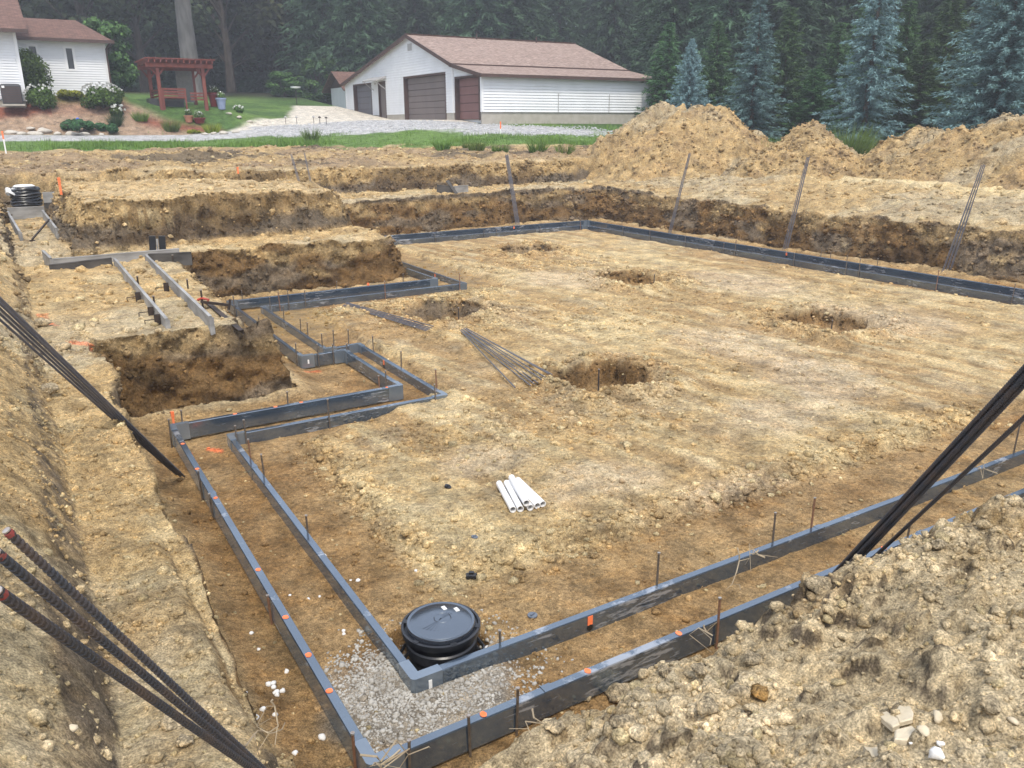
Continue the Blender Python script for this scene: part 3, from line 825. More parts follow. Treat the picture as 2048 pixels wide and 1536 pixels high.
stakes("from the near corner along the outer left form", 'x', 1.14-o5, [(705,1465),(535,1190),(418,987),(396,941),(337,838)], G1)
stakes("from the left in front of the inner jog form", 'y', 8.65-o5, [(487,839),(655,798),(869,768)], G1)
stakes("from the left behind the outer jog form", 'y', 9.10+o5, [(362,820),(574,783),(757,751),(771,741)], G1)
stakes("counting back along the right side of the jog", 'x', 4.26+o5, [(871,738),(802,702),(745,672)], G1)
stakes("from the left behind the short inner return", 'y', 11.57+o5, [(643,667),(666,660),(696,659)], G1)
stakes("from the left in front of the short outer return", 'y', 11.10-o5, [(634,688),(665,688),(693,687)], G1)
stakes("counting back outside the second left run", 'x', 3.22-o5, [(591,686),(517,634),(466,591)], G1)
stakes("from the left in front of the middle inner form", 'y', 15.1-o5, [(539,594),(556,583),(575,581),(609,581),(769,562),(919,547)], G1)
stakes("from the left behind the middle outer form", 'y', 15.58+o5, [(483,580),(673,562),(806,547)], G1)
stakes("counting back inside the second left run", 'x', 3.72+o5, [(614,645),(600,637),(566,612)], G1)
stakes("from the far corner along the right inner form", 'x', 16.3-o5, [(1246,455),(1300,459),(1371,470),(1448,486),(1472,482),(1589,505),(1695,511),(1721,516),(1878,539),(2031,567)], G1)
stakes("from the far corner outside the right outer form", 'x', 16.8+o5, [(1244,440),(1473,479),(1644,494),(1662,504),(1756,517)], G1)
stakes("from the left along the far inner form", 'y', 22.15-o5, [(870,473),(968,463),(993,460),(1080,452),(1161,443)], G1)
G2 = "rods standing in the pad footing holes"
for i, (bu, bv, tu, tv, where) in enumerate(((1198,795,1198,738,"in the nearest pad hole"),(1665,684,1665,640,"in the rightmost pad hole"),(918,655,917,615,"in the pad hole beside the loose rebar"),(1309,585,1309,548,"in the shallow middle pad hole"))):
    B = atZ(bu, bv, -.05); T = atY(tu, tv, B[1])
    stake(T, "single dark rod standing " + where, G2, M_REBAR, .010, (0,0))

# ------------------------------------------------------------------ reinforcing bars
def rebar_mesh(L, r, ribbed, pitch=.0125, sides=8):
    if not ribbed:
        mb = MB(); mb.tube([(0,0,0),(0,0,L)], r, 6); return mb.v, mb.f
    nr = int(L / pitch)
    s = np.repeat(np.arange(nr) * pitch, 4) + np.tile(np.array([0, .42, .52, .90]) * pitch, nr)
    rad = np.tile(np.array([1.0, 1.0, 1.24, 1.24]) * r, nr)
    a = np.arange(sides) * 2 * math.pi / sides
    A, S = np.meshgrid(a, s); R = np.repeat(rad[:, None], sides, 1)
    rib = np.abs(np.sin(A)) < 0.3          # the two long ribs
    R = np.where(rib, 1.14 * r, R)
    Z = S + 0.0035 * np.abs(np.sin(A * .5 + .4)) * 2
    V = np.stack([R*np.cos(A), R*np.sin(A), np.clip(Z, 0, L)], -1).reshape(-1, 3)
    n = len(s); i = np.arange(n-1)[:, None]*sides; k = np.arange(sides)[None, :]; k2 = (k+1) % sides
    F = np.stack([i+k, i+k2, i+k2+sides, i+k+sides], -1).reshape(-1, 4)
    F = [tuple(int(q) for q in f) for f in F] + [tuple(range(sides-1,-1,-1)), tuple(range((n-1)*sides, n*sides))]
    return V, F
def rebar(A, B, r, label, group, ribbed=False, mat=None, tip=False):
    A, B = np.asarray(A, float), np.asarray(B, float)
    L = float(np.linalg.norm(B - A))
    V, F = rebar_mesh(L, r, ribbed)
    me = mesh_from("rebar", V, F, mat or M_REBAR, True)
    try: me.set_sharp_from_angle(angle=math.radians(35))
    except Exception: pass
    q = Vector(B - A).to_track_quat('Z', 'Y')
    if tip:
        o = empty("rebar", tuple(A), label, "rebar", group); o.rotation_mode = 'QUATERNION'; o.rotation_quaternion = q
        obj("bar", me, o)
        mb = MB(); mb.tube([(0,0,L+.0005),(0,0,L+.003)], r*1.05, 8); mb.build("sheared_end", M_STAKETOP, o)
        m2 = MB(); m2.tube([(0,0,L-.012),(0,0,L-.003)], r*1.19, 8); m2.build("paint_band", pmat("red_end_paint", (.28,.045,.04), (.12,.06,.05), 30, .6), o)
    else:
        o = obj("rebar", me, None, tuple(A)); o.rotation_mode = 'QUATERNION'; o.rotation_quaternion = q
        tag(o, label, "rebar", group)
    return o
def extend_to_z(P, Q, z):
    """point on the line P->Q (away from Q's side) at height z"""
    t = (z - P[2]) / (Q[2] - P[2]); return P + (Q - P) * t
gN = "three rebar ends close to the lens"
for (u1, v1, d1, u2, v2, d2, lb) in ((14,1062,1.42,528,1540,2.05,"uppermost of three ribbed rebar leaning out of the trench at bottom left"),
                                 (-6,1106,1.22,522,1543,1.98,"middle of three ribbed rebar leaning out of the trench at bottom left"),
                                 (-4,1183,1.06,512,1543,1.90,"lowest and thickest looking of three ribbed rebar at bottom left")):
    T, Q = atD(u1, v1, d1), atD(u2, v2, d2)
    rebar(extend_to_z(Q, T, .03), T, .0068, lb, gN, True, tip=True)
gL = "rebar bundle leaning over the left bank"
A0 = np.array([1.03, 8.02, .05])
T0 = atD(-40, 575, 4.9)
dirL = (T0 - A0) / np.linalg.norm(T0 - A0)
sL = np.cross(dirL, [0,0,1]); sL /= np.linalg.norm(sL); uL = np.cross(sL, dirL)
for i, (a, b, t) in enumerate(((-1.5,0,0),(-.5,0,.12),(.5,0,.03),(1.5,0,.2),(0,1,.1),(2.9,.1,.5))):
    off = sL*a*.023 + uL*b*.016
    fan = sL*a*.012 + uL*b*.01
    rebar(A0 + off*.8 + dirL*t*.3 + (np.array([0,0,.02]) if b else 0), T0 + off + fan, .0075, f"{ORD[i]} ribbed rebar of six in the bundle leaning across the left bank", gL, True, M_REBAR2)
gR = "rebar bundle crossing the right edge"
P1, P2 = atD(1706, 1118, 4.45), atD(2052, 748, 3.25)
B0 = extend_to_z(P1, P2, .12)
dR = (P2 - P1) / np.linalg.norm(P2 - P1)
sR = np.cross(dR, AX_F); sR /= np.linalg.norm(sR); fR = np.cross(dR, sR)
for i, (a, b) in enumerate(((-1,0),(0,.1),(1,-.1),(-.5,1),(.5,1))):
    rebar(B0 + sR*a*.026 + fR*b*.022, P2 + dR*1.6 + sR*a*.022 + fR*b*.02, .0098, f"{ORD[i]} thick ribbed rebar of the leaning bundle at the right edge", gR, True)
Q1, Q2 = atD(1772, 1092, 4.4), atD(2052, 832, 3.3)
rebar(extend_to_z(Q1, Q2, .12), Q2 + (Q2-Q1)*.8, .0085, "single ribbed rebar leaning apart, right of the thick bundle", "single leaning bars", True)
# bundles standing against the far cuts
def bundle(bot, top, plane, val, n, where, spread):
    Bp = atZ(bot[0], bot[1], .06) if plane == 'x' else atY(bot[0], bot[1], 23.2)
    T = atY(top[0], top[1], val) if plane == 'y' else atX(top[0], top[1], val)
    d = (T-Bp)/np.linalg.norm(T-Bp); s = np.cross(d, AX_F); s /= np.linalg.norm(s)
    for i in range(n):
        k = i-(n-1)/2
        f = np.cross(d, s)*(.02 if i % 2 else -.005)
        rebar(Bp + s*k*spread + f, T + s*k*.018 + f - d*random.uniform(0,.06), .0085, f"{ORD[i]} bar of the rebar bundle standing " + where, "bundle standing " + where, mat=M_REBAR2)
random.seed(9)
bundle((1036,453),(1013,308),'y',23.8,6,"against the far cut, left of the far corner",.026)
bundle((1339,467),(1380,305),'x',18.35,4,"first right of the far corner",.03)
bundle((1570,501),(1617,312),'x',18.4,5,"at the middle of the right-hand cut",.032)
bundle((1890,550),(1967,328),'x',18.45,6,"furthest right on the right-hand cut",.04)
# bars in the garage trench
for (b, t, n, w) in (((604,375),(582,308),3,"left pair"),((627,390),(609,305),2,"right pair")):
    Bp = atZ(b[0], b[1], 1.25); Bp = atY(b[0], b[1], 25.4); Bp[2] = 1.2; T = atY(t[0], t[1], 25.75)
    for i in range(n):
        rebar(Bp + np.array([.03*i,0,0]), T + np.array([.03*i-.02,.01*i,-.02*i]), .0085, f"{ORD[i]} dark rebar of the {w} standing in the garage trench", f"rebar of the {w} in the garage trench", mat=M_REBAR2)
Bp = atY(577,366,25.6); T = atY(560,325,25.9)
rebar(Bp, T, .006, "thin leaning rod left of the rebar in the garage trench", "single leaning bars", mat=M_RUST)
# loose bars lying on the floor
def zg(x, y): return float(Zfull(np.array([x], float), np.array([y], float))[0])
for (a, b, n, where, grp, sp) in (((690,605),(860,664),5,"beside the square hole left of centre","loose rebar beside the left hole",(.022,.035)),
                             ((928,662),(1083,771),7,"in the splayed bunch near the floor's middle","loose splayed rebar near the middle",(.02,.05))):
    A, B = atZ(*a, .14), atZ(*b, .14)
    dv = (B-A)/np.linalg.norm(B-A); s = np.array([dv[1],-dv[0],0])
    for i in range(n):
        k = i-(n-1)/2
        p, q = A + s*k*sp[0], B + s*k*sp[1]
        p[2], q[2] = zg(p[0],p[1])+.05+.012*(i%2), zg(q[0],q[1])+.045+.012*(i%2)
        zc = zg(*( (p+q)[:2]/2 )); up = max(0, zc+.03-(p[2]+q[2])/2); p[2]+=up; q[2]+=up
        rebar(p, q, .009, f"{ORD[i]} grey rebar lying loose " + where, grp, mat=M_REBAR2)
p, q = atZ(922,664,.15), atZ(1030,776,.15); p[2], q[2] = zg(p[0],p[1])+.05, zg(q[0],q[1])+.04
rebar(p, q, .010, "thicker rebar lying apart on the near side of the splayed floor bars", "single floor bars", mat=M_REBAR2)

# ------------------------------------------------------------------ sump basin
M_BASIN = pmat("black_polyethylene", (0.012, 0.013, 0.016), (0.03, 0.03, 0.033), 8, 0.34, 0.05, 40, spec=0.5, contrast=(.4,.8))
M_LID = plastic("dusty_black_lid", (0.020, 0.024, 0.034), (0.20, 0.17, 0.13), 0.36, 0.44, 0.22)
SX, SY = 1.995, 4.215
sump = empty("sump_basin", (SX, SY, -0.42), "round black plastic sump basin with lid inside the near corner of the forms", "sump basin")
prof = [(.19,0),(.205,.10),(.222,.11),(.222,.17),(.21,.18),(.21,.28),(.228,.29),(.228,.35),(.218,.36),(.218,.46),(.236,.47),(.236,.53),(.226,.54),(.228,.585),(.258,.595),(.262,.61),(.262,.638),(.246,.64),(.240,.622),(.225,.62)]
mb = MB(); mb.lathe(prof, sides=48, cap_lo=True); body = mb.build("basin_wall", M_BASIN, sump, smooth_shade=True)
mb = MB(); mb.lathe([(.0,.60),(.226,.60),(.228,.655),(.222,.663),(.205,.660),(.20,.664),(.08,.667),(.0,.668)], sides=48); lid = mb.build("lid", M_LID, sump, smooth_shade=True)
for (ang, rr) in ((.95,.14),(.35,.155)):
    c = np.array([rr*math.cos(ang), rr*math.sin(ang)])
    mb = MB(); mb.box(c[0]-.013,c[0]+.013,c[1]-.022,c[1]+.022,.6655,.669); mb.build("white_sticker", M_WHITE, lid)
mb = MB()
for k in range(5):
    a = .5 + k*.16
    mb.bar((-.16*math.cos(a), -.16*math.sin(a)+.05, .667), (.11*math.cos(a), .11*math.sin(a)-.02, .667), .004, .004)
mb.lathe([(.052,.666),(.056,.671),(.060,.666)], (.02,.015,0), 24)
mb.build("embossed_ribs", M_LID, lid)
for ang in (2.9, -.55):
    mb = MB(); c, s_ = math.cos(ang), math.sin(ang)
    mb.tube([(.23*c-.05*s_, .23*s_+.05*c, .50),(.275*c-.04*s_,.275*s_+.04*c,.44),(.275*c+.04*s_,.275*s_-.04*c,.44),(.23*c+.05*s_,.23*s_-.05*c,.50)], .012, 6)
    mb.build("handle", M_BASIN, sump, smooth_shade=True)
for k in range(6):
    a = k*math.pi/3+.4
    mb = MB(); mb.obox((.243*math.cos(a),.243*math.sin(a),.63),(math.cos(a),math.sin(a),0),(-math.sin(a),math.cos(a),0),(0,0,1),.012,.02,.012); mb.build("latch_tab", M_BASIN, sump)

# ------------------------------------------------------------------ PVC pipes and small fittings
M_PVC = pmat("white_pvc", (0.80, 0.80, 0.80), (0.74, 0.74, 0.73), 8, 0.28, spec=0.5)
fr = [((1026,1018),(1002,973),0,"leftmost"),((1041,1016),(1016,969),0,"second from the left"),((1061,1013),(1026,972),0,"half hidden middle"),((1075,1007),(1040,971),0,"second from the right"),((1086,1006),(1046,968),0,"rightmost"),((1053,1004),(1025,956),.055,"topmost")]
for (f, bk, dz, w) in fr:
    A, B = atZ(f[0], f[1], .165+dz), atZ(bk[0], bk[1], .165+dz)
    dv = (B-A); L = np.linalg.norm(dv); dv /= L; B = A + dv*.56
    gz = max(zg(A[0],A[1]), zg(B[0],B[1]))
    A[2] = B[2] = gz + .031 + dz
    mb = MB(); r, ri = .030, .0245; sd = 20
    d3 = Vector(dv)
    prof2 = [(ri,0),(r,0),(r,.56),(ri,.56),(ri,0)]
    mb.lathe([(a, b) for a, b in prof2], sides=sd)
    o = mb.build("pvc_pipe", M_PVC, None, tuple(A), True)
    o.rotation_mode = 'QUATERNION'; o.rotation_quaternion = d3.to_track_quat('Z','Y')
    tag(o, f"{w} short white pipe of the six stacked on the floor", "pipe", "short white pipes on the floor")
M_CAP = pmat("blue_grey_cap_plastic", (0.10, 0.12, 0.15), (0.14, 0.16, 0.19), 20, 0.4)
def cap(u, v, r, h, label, name="form_cap", mat=M_CAP, tilt=(0,0)):
    p = atZ(u, v, .12); p[2] = zg(p[0], p[1]) + .004
    e = empty(name, tuple(p), label, "cap"); e.rotation_euler = (tilt[0], tilt[1], .4)
    mb = MB(); mb.lathe([(r*.98,0),(r,h*.2),(r,h*.8),(r*.94,h),(0,h)], sides=24, cap_lo=True); mb.build("cap_disc", mat, e, smooth_shade=True)
    mb = MB(); mb.box(-r*.55,r*.55,-.006,.006,h,h+.008); mb.build("grip_ridge", mat, e)
    return e
cap(1065,1212,.036,.012,"round blue-grey plug lying right of the sump basin", "plastic_plug")
cap(949,1077,.028,.010,"small blue-grey plug lying between sump basin and white pipes", "plastic_plug", tilt=(.1,.15))
cap(895,975,.034,.02,"dark plug lying left of the white pipes","plastic_plug",M_BASIN,(.35,.2))
p = atZ(933,1140,.12); p[2] = zg(p[0],p[1])+.022
ob = empty("pipe_coupling", tuple(p), "short black pipe coupling lying behind the sump basin", "coupling", rz=.5); ob.rotation_euler=(math.radians(86),0,.9)
mb = MB(); mb.lathe([(.020,0),(.026,0),(.026,.02),(.022,.024),(.022,.052),(.026,.056),(.026,.078),(.020,.078),(.018,.04),(.020,0)], sides=18); mb.build("sleeve", M_BASIN, ob, smooth_shade=True)
mb = MB(); mb.box(-.012,.012,.024,.036,.02,.06); mb.build("clip", M_BASIN, ob)

# ------------------------------------------------------------------ steel planks and gear on the porch bench
M_PLANK = pmat("weathered_form_plank", (0.20, 0.195, 0.185), (0.34, 0.335, 0.32), 2.2, 0.6, 0.25, 30, stretch=(1,1,3))
M_PLANKD = pmat("dark_wet_plank", (0.035, 0.032, 0.030), (0.10, 0.092, 0.083), 2.5, 0.6, 0.25, 30, stretch=(1,1,2))
M_IRON = pmat("dark_angle_iron", (0.030, 0.025, 0.022), (0.07, 0.05, 0.04), 12, 0.6, metal=.3)
M_RED = pmat("red_clamp_handle", (0.45, 0.05, 0.025), (0.30, 0.03, 0.02), 12, 0.5)
def plank(A, B, h, t, label, mat, group="form planks around the garage trench", rails=False):
    A, B = np.asarray(A, float), np.asarray(B, float)
    d = B-A; L = float(np.linalg.norm(d))
    o = empty("form_plank", tuple(A), label, "plank", group, math.atan2(d[1], d[0]))
    tl = math.asin(max(-1,min(1,d[2]/L))); o.rotation_euler = (0, -tl, math.atan2(d[1], d[0]))
    n = max(1, int(round(L/1.8)))
    mb = MB(); mb.box(0, L, -t/2, t/2, 0, h, .004); mb.build("board", mat, o)
    mb = MB(); mb.box(0, L, -t/2-.004, t/2+.004, h-.022, h+.003, .003); mb.build("top_rail", mat, o)
    for i in range(n+1):
        x = min(max(i*L/n, .02), L-.02)
        mb = MB(); mb.box(x-.015, x+.015, t/2, t/2+.022, .01, h-.025); mb.build("rib", mat, o)
    return o
zb = .93
plank((1.43,15.75,zb),(1.40,10.35,zb-.01),.23,.035,"left one of the two long grey planks on the porch bench",M_PLANK)
plank((1.95,15.85,zb),(1.87,10.15,zb-.01),.24,.035,"right one of the two long grey planks on the porch bench",M_PLANK)
plank((.42,15.80,zb-.02),(1.40,15.93,zb),.22,.04,"dark plank butting the left long plank at the bench's far end",M_PLANKD)
plank((.50,16.35,zb),(2.62,16.48,zb),.22,.04,"grey cross plank behind the two long planks",M_PLANK)
plank((2.00,15.92,zb),(2.70,15.72,zb),.24,.04,"short dark plank right of the long planks, below the black panels",M_PLANKD)
plank((.40,17.3,zb),(.47,16.2,zb),.26,.04,"short grey plank turning back at the left end of the dark plank",M_PLANK)
for (u, v, y, lb) in ((228,517,15.85,"by the left plank's far end"),(291,513,15.95,"by the right plank's far end"),(345,512,15.7,"holding the short dark plank"),(278,578,13.7,"midway along the left long plank"),(309,610,11.9,"near the left long plank's near end"),(376,576,13.0,"beside the right long plank")):
    T = atY(u, v, y); T[2] = max(T[2], 1.15)
    e = stake(np.array([T[0],T[1],T[2]]), "dark iron stake " + lb, "iron stakes of the garage forms", M_IRON, .013, (0,0)); 
for i, (x, y) in enumerate(((1.36,12.35),(1.36,11.2),(1.82,12.9),(1.36,10.7))):
    e = empty("form_clamp", (x, y, zb+.2), ("clamp beside the left plank, furthest back","clamp in the middle of the left plank","clamp beside the right long plank","clamp at the left plank's near end")[i], "clamp", "clamps on the long planks")
    mb = MB(); mb.box(-.05,.02,-.012,.012,-.13,.01); mb.build("plate", M_IRON, e)
    mb = MB(); mb.tube([(-.16,0,-.05),(.03,0,-.05)], .006, 6); mb.build("rod", M_IRON, e)
    mb = MB(); mb.tube([(-.16,0,-.05),(-.16,0,-.10)], .006, 6); mb.build("hook", M_IRON, e)
A, B = atZ(482,664,.97), atY(414,607,11.6)
e = empty("angle_iron", tuple(A), "dark steel angle leaning from the bench edge to the right plank", "steel angle")
mb = MB(); d = B-A; mb.bar((0,0,.02), tuple(d+np.array([0,0,.02])), .06, .012); mb.build("flat_leg", M_IRON, e)
mb = MB(); sdv = np.cross(d/np.linalg.norm(d),[0,0,1]); sdv/=np.linalg.norm(sdv); mb.bar(tuple(sdv*.03+np.array([0,0,-.005])), tuple(d+sdv*.03+np.array([0,0,-.005])), .012, .06); mb.build("upright_leg", M_IRON, e)
P = atY(408,633,11.3)
stake(np.array([P[0], P[1], 1.28]), "iron stake carrying the red clamp", "iron stakes of the garage forms", M_IRON, .013, (0,0))
e = empty("bar_clamp", (P[0], P[1], 1.12), "red-handled clamp at the near end of the right long plank", "clamp")
mb = MB(); mb.tube([(-.05,.03,.02),(.0,0,.045),(.08,-.03,.02),(.04,-.02,-.03)], .018, 6); mb.build("handle", M_RED, e, smooth_shade=True)
mb = MB(); mb.bar((-.02,0,.0),(.32,-.16,-.06), .02, .035); mb.build("bar", M_IRON, e)
mb = MB(); mb.bar((.30,-.15,-.12),(.33,-.16,.02), .03, .03); mb.build("jaw", M_IRON, e)
e = empty("black_panel_pair", (2.28,16.75,zb+.03), "pair of upright black panels with a pale strip between, behind the planks", "panel")
for k, x0 in enumerate((-.15,.02)):
    mb = MB(); mb.box(x0, x0+.12, -.02, .02, .05, .42, .004); mb.build("panel", M_BASIN, e)
mb = MB(); mb.box(-.025,.012,-.012,.012,.12,.36); mb.build("pale_strip", M_PLANK, e)
mb = MB(); mb.box(-.17,.17,-.06,.06,0,.05,.006); mb.build("foot", M_PLANKD, e)
e.rotation_euler = (0,.06,-.1)
# far-left forms with the hose bucket
zt = 1.07
plank((-.05,24.6,zt),(.10,19.7,zt),.24,.04,"left side plank of the far-left trench",M_PLANK)
plank((.72,24.5,zt),(.78,19.9,zt),.24,.04,"right side plank of the far-left trench",M_PLANK)
plank((-.05,24.9,zt),(.78,24.9,zt),.30,.04,"grey end plank across the far-left trench",M_PLANK)
plank((.80,25.3,zt+.05),(1.75,25.3,zt+.05),.30,.04,"dark plank right of the hose bucket",M_PLANKD)
plank((.85,26.6,zt+.2),(1.9,26.6,zt+.2),.34,.04,"grey plank behind the hose bucket",M_PLANK)
e = empty("brace_bar", (.30,19.9,zt), "slanting iron brace across the far-left trench", "brace")
mb = MB(); mb.bar((0,0,.03),(.42,1.3,.30),.03,.03); mb.build("bar", M_IRON, e)
mb = MB(); mb.box(-.05,.05,-.04,.04,-.03,.02); mb.build("foot", M_IRON, e)
hb = empty("hose_bucket", (.42,25.6,zt+.1), "dark bucket with coiled black hose and white rope in the far-left trench", "bucket")
mb = MB(); mb.lathe([(.24,0),(.29,.55),(.30,.56),(.27,.56),(.25,.5)], sides=20, cap_lo=True); mb.build("bucket_wall", M_PLANK, hb, smooth_shade=True)
for k in range(7):
    mb = MB(); rr = .34+.02*math.sin(k*2.1); zz = .22+.065*k
    mb.tube([(rr*math.cos(a), rr*math.sin(a), zz+.02*math.sin(3*a+k)) for a in np.linspace(0,2*math.pi*.97,22)], .034, 6); mb.build("hose_coil", M_BASIN, hb, smooth_shade=True)
mb = MB()
for k in range(4): mb.tube([(-.30+.13*math.cos(a), .05*k+.1*math.sin(a)-.2, .52+.05*math.sin(a*2)+.03*k) for a in np.linspace(0,6.0,14)], .018, 5)
mb.build("white_rope", M_WHITE, hb, smooth_shade=True)
mb = MB(); mb.lathe([(0,.73),(.2,.72),(.26,.69),(.24,.66)], sides=18); mb.build("white_cover", M_WHITE, hb, smooth_shade=True)
# form in the back trench
e1 = plank(atY(873,388,24.9),atY(905,391,24.6),.30,.04,"dark short plank of the form in the back trench",M_PLANKD)
plank(atY(903,390,24.75),atY(936,387,25.1),.28,.04,"pale short plank of the form in the back trench",M_PLANK)
e = empty("leaning_board", tuple(atY(914,389,24.45)), "dark board leaning on the back trench form", "board")
d = atY(894,361,24.7)-atY(914,389,24.45)
mb = MB(); mb.bar((0,0,0), tuple(d), .10, .03, up=(0,1,0)); mb.build("board", M_PLANKD, e)
mb = MB(); mb.bar(tuple(d*.4+np.array([0,-.03,0])), tuple(d*.5+np.array([0,-.03,0])), .11, .02, up=(0,1,0)); mb.build("cleat", M_PLANKD, e)
# orange survey laths
def lath(u, v, y, h, label, mat=M_ORANGE, w=.05):
    T = atY(u, v, y)
    e = empty("survey_lath", (T[0],T[1],T[2]-h-.12), label, "survey stake", "orange survey laths")
    mb = MB(); mb.box(-w/2,w/2,-.012,.012,0,h*.6+.12); mb.build("lath", M_WHITE if mat is M_ORANGE and h>.6 else mat, e)
    mb = MB(); mb.box(-w/2-.004,w/2+.004,-.016,.016,h*.6+.12,h+.12); mb.build("painted_top", M_ORANGE, e)
lath(117,355,21.5,.26,"orange lath on the edge above the far-left trench")
lath(344,823,9.35,.16,"small orange lath behind the outer jog form",w=.025)
lath(736,566,15.75,.14,"tiny orange lath behind the middle outer form",w=.03)
lath(475,334,26.8,.08,"orange lath tip on the mound before the grass")
lath(1001,243,36.0,.85,"tall pale lath with orange top before the barn's brown door")
lath(4,262,38.0,.75,"tall pale lath with orange top at the left picture edge")
# ================================================================== BARN
M_SIDING = pmat("white_siding", (0.74, 0.75, 0.76), (0.68, 0.69, 0.70), 1.2, 0.55, spec=.3)
M_TRIM = pmat("white_trim", (0.76, 0.76, 0.76), (0.72,0.72,0.72), 2, 0.5)
M_BROWN = pmat("brown_fascia", (0.090, 0.055, 0.045), (0.07, 0.043, 0.036), 2, 0.5)
M_DOORG = pmat("grey_brown_door", (0.150, 0.125, 0.120), (0.175, 0.145, 0.135), 1.2, 0.6, stretch=(1,1,.3))
M_DOORB = pmat("grey_blue_door", (0.13, 0.125, 0.14), (0.15, 0.143, 0.155), 1.2, 0.6)
M_DOORR = pmat("red_brown_door", (0.185, 0.095, 0.085), (0.21, 0.11, 0.098), 1.2, 0.6)
M_BLOCK = pmat("concrete_block", (0.36, 0.33, 0.28), (0.42, 0.39, 0.34), 3, 0.9, 0.3, 20)
M_DARKGLASS = pmat("dark_glass", (0.02, 0.022, 0.025), None, rough=0.08, spec=0.6)
M_GREYM = pmat("galvanised_grey", (0.40, 0.39, 0.38), (0.32, 0.31, 0.30), 3, 0.5)
def shingles(name, c1, c2):
    mt = pmat(name, c1, c2, 5.0, 0.9, 0.0, detail=6)
    N, L = mt.node_tree.nodes, mt.node_tree.links; b = N["Principled BSDF"]
    tc = N.new("ShaderNodeTexCoord"); br = N.new("ShaderNodeTexBrick")
    mp = N.new("ShaderNodeMapping"); L.new(tc.outputs["UV"], mp.inputs[0]); L.new(mp.outputs[0], br.inputs["Vector"])
    br.inputs["Scale"].default_value = 1.0; br.inputs["Brick Width"].default_value = .3; br.inputs["Row Height"].default_value = .145
    br.inputs["Mortar Size"].default_value = .012; br.inputs["Color1"].default_value = (.75,.75,.75,1); br.inputs["Color2"].default_value = (1.2,1.2,1.2,1); br.inputs["Mortar"].default_value = (.5,.5,.5,1)
    mu = N.new("ShaderNodeMixRGB"); mu.blend_type = 'MULTIPLY'; mu.inputs[0].default_value = .8
    src = b.inputs["Base Color"].links[0].from_socket
    L.new(src, mu.inputs[1]); L.new(br.outputs["Color"], mu.inputs[2]); L.new(mu.outputs[0], b.inputs["Base Color"])
    bp = N.new("ShaderNodeBump"); bp.inputs["Strength"].default_value = .5; bp.inputs["Distance"].default_value = .02
    L.new(br.outputs["Fac"], bp.inputs["Height"]); bp.invert = True; L.new(bp.outputs[0], b.inputs["Normal"])
    return mt
M_SHING = shingles("tan_shingles", (0.235, 0.165, 0.135), (0.36, 0.27, 0.225))
M_SHING2 = shingles("red_brown_shingles", (0.125, 0.070, 0.052), (0.185, 0.105, 0.082))
def siding(name, parent, mat, origin, du, outline, holes, pitch=.15, nrm=None):
    """clapboards on a vertical wall. du = unit direction of s; outline polygon in (s,z); holes = rectangles s0,s1,z0,z1"""
    origin = np.asarray(origin, float); du = np.asarray(du, float); nrm = np.asarray(nrm, float)
    z0 = min(p[1] for p in outline); z1 = max(p[1] for p in outline)
    mb = MB()
    def span(z):
        xs = []
        for i in range(len(outline)):
            (a, za), (b, zb_) = outline[i], outline[(i+1) % len(outline)]
            if (za > z) != (zb_ > z): xs.append(a+(b-a)*(z-za)/(zb_-za))
        xs.sort(); return xs
    z = z0
    cuts = sorted(set([z0, z1]+[h[2] for h in holes]+[h[3] for h in holes]+list(np.arange(z0, z1, pitch))))
    for k in range(len(cuts)-1):
        a, b = cuts[k]+.0008, cuts[k+1]-.0008
        if b-a < .004: continue
        lo, hi = span(a), span(b)
        if len(lo) != 2: continue
        if len(hi) != 2: hi = [sum(lo)/2, sum(lo)/2]
        segs = [(lo[0], lo[1], hi[0], hi[1])]
        for (h0, h1, hz0, hz1) in holes:
            if hz0 < (a+b)/2 < hz1:
                new = []
                for (p, q, r, s) in segs:
                    if h1 <= min(p, r) or h0 >= max(q, s): new.append((p,q,r,s)); continue
                    if h0 > max(p, r): new.append((p, h0, r, h0))
                    if h1 < min(q, s): new.append((h1, q, h1, s))
                segs = new
        f = ((cuts[k]-z0) / pitch) % 1.0
        t0, t1 = .045-.038*f, .045-.038*min(1, f+(b-a)/pitch)
        for (p, q, r, s) in segs:
            if q-p < .003: continue
            P = lambda sv, zv, t: origin + du*sv + np.array([0,0,zv]) + nrm*t
            V = [P(p,a,t0), P(q,a,t0), P(s,b,t1), P(r,b,t1), P(p,a,-.02), P(q,a,-.02), P(s,b,-.02), P(r,b,-.02)]
            mb.add(V, [(0,1,2,3),(5,4,7,6),(1,0,4,5),(3,2,6,7),(0,3,7,4),(2,1,5,6)])
    o = mb.build(name, mat, parent)
    o["kind"] = "stuff"
    return o
def roof_slab(name, parent, mat, quad, th=.06):
    """quad: eave a, eave b, ridge b, ridge a; uv in metres along the eave and up the slope"""
    q = [np.asarray(p, float) for p in quad]
    n = np.cross(q[1]-q[0], q[3]-q[0]); n /= np.linalg.norm(n)
    if n[2] < 0: n = -n
    V = q + [p - n*th for p in q]
    F = [(0,1,2,3),(7,6,5,4),(0,4,5,1),(1,5,6,2),(2,6,7,3),(3,7,4,0)]
    me = bpy.data.meshes.new(name); me.from_pydata([tuple(v) for v in V], [], F); me.update()
    uv = me.uv_layers.new(name="UVMap")
    e = (q[1]-q[0])/np.linalg.norm(q[1]-q[0]); s = np.cross(n, e)
    for l in me.loops:
        v = V[l.vertex_index]-q[0]; uv.data[l.index].uv = (float(np.dot(v,e)), float(np.dot(v,s)))
    me.materials.append(mat)
    return obj(name, me, parent)
BX, BY, BZ = 22.5, 40.15, 3.55
barn = empty("barn", (BX, BY, BZ), "large white clapboard barn with tan shingle roof and three overhead doors", "barn")
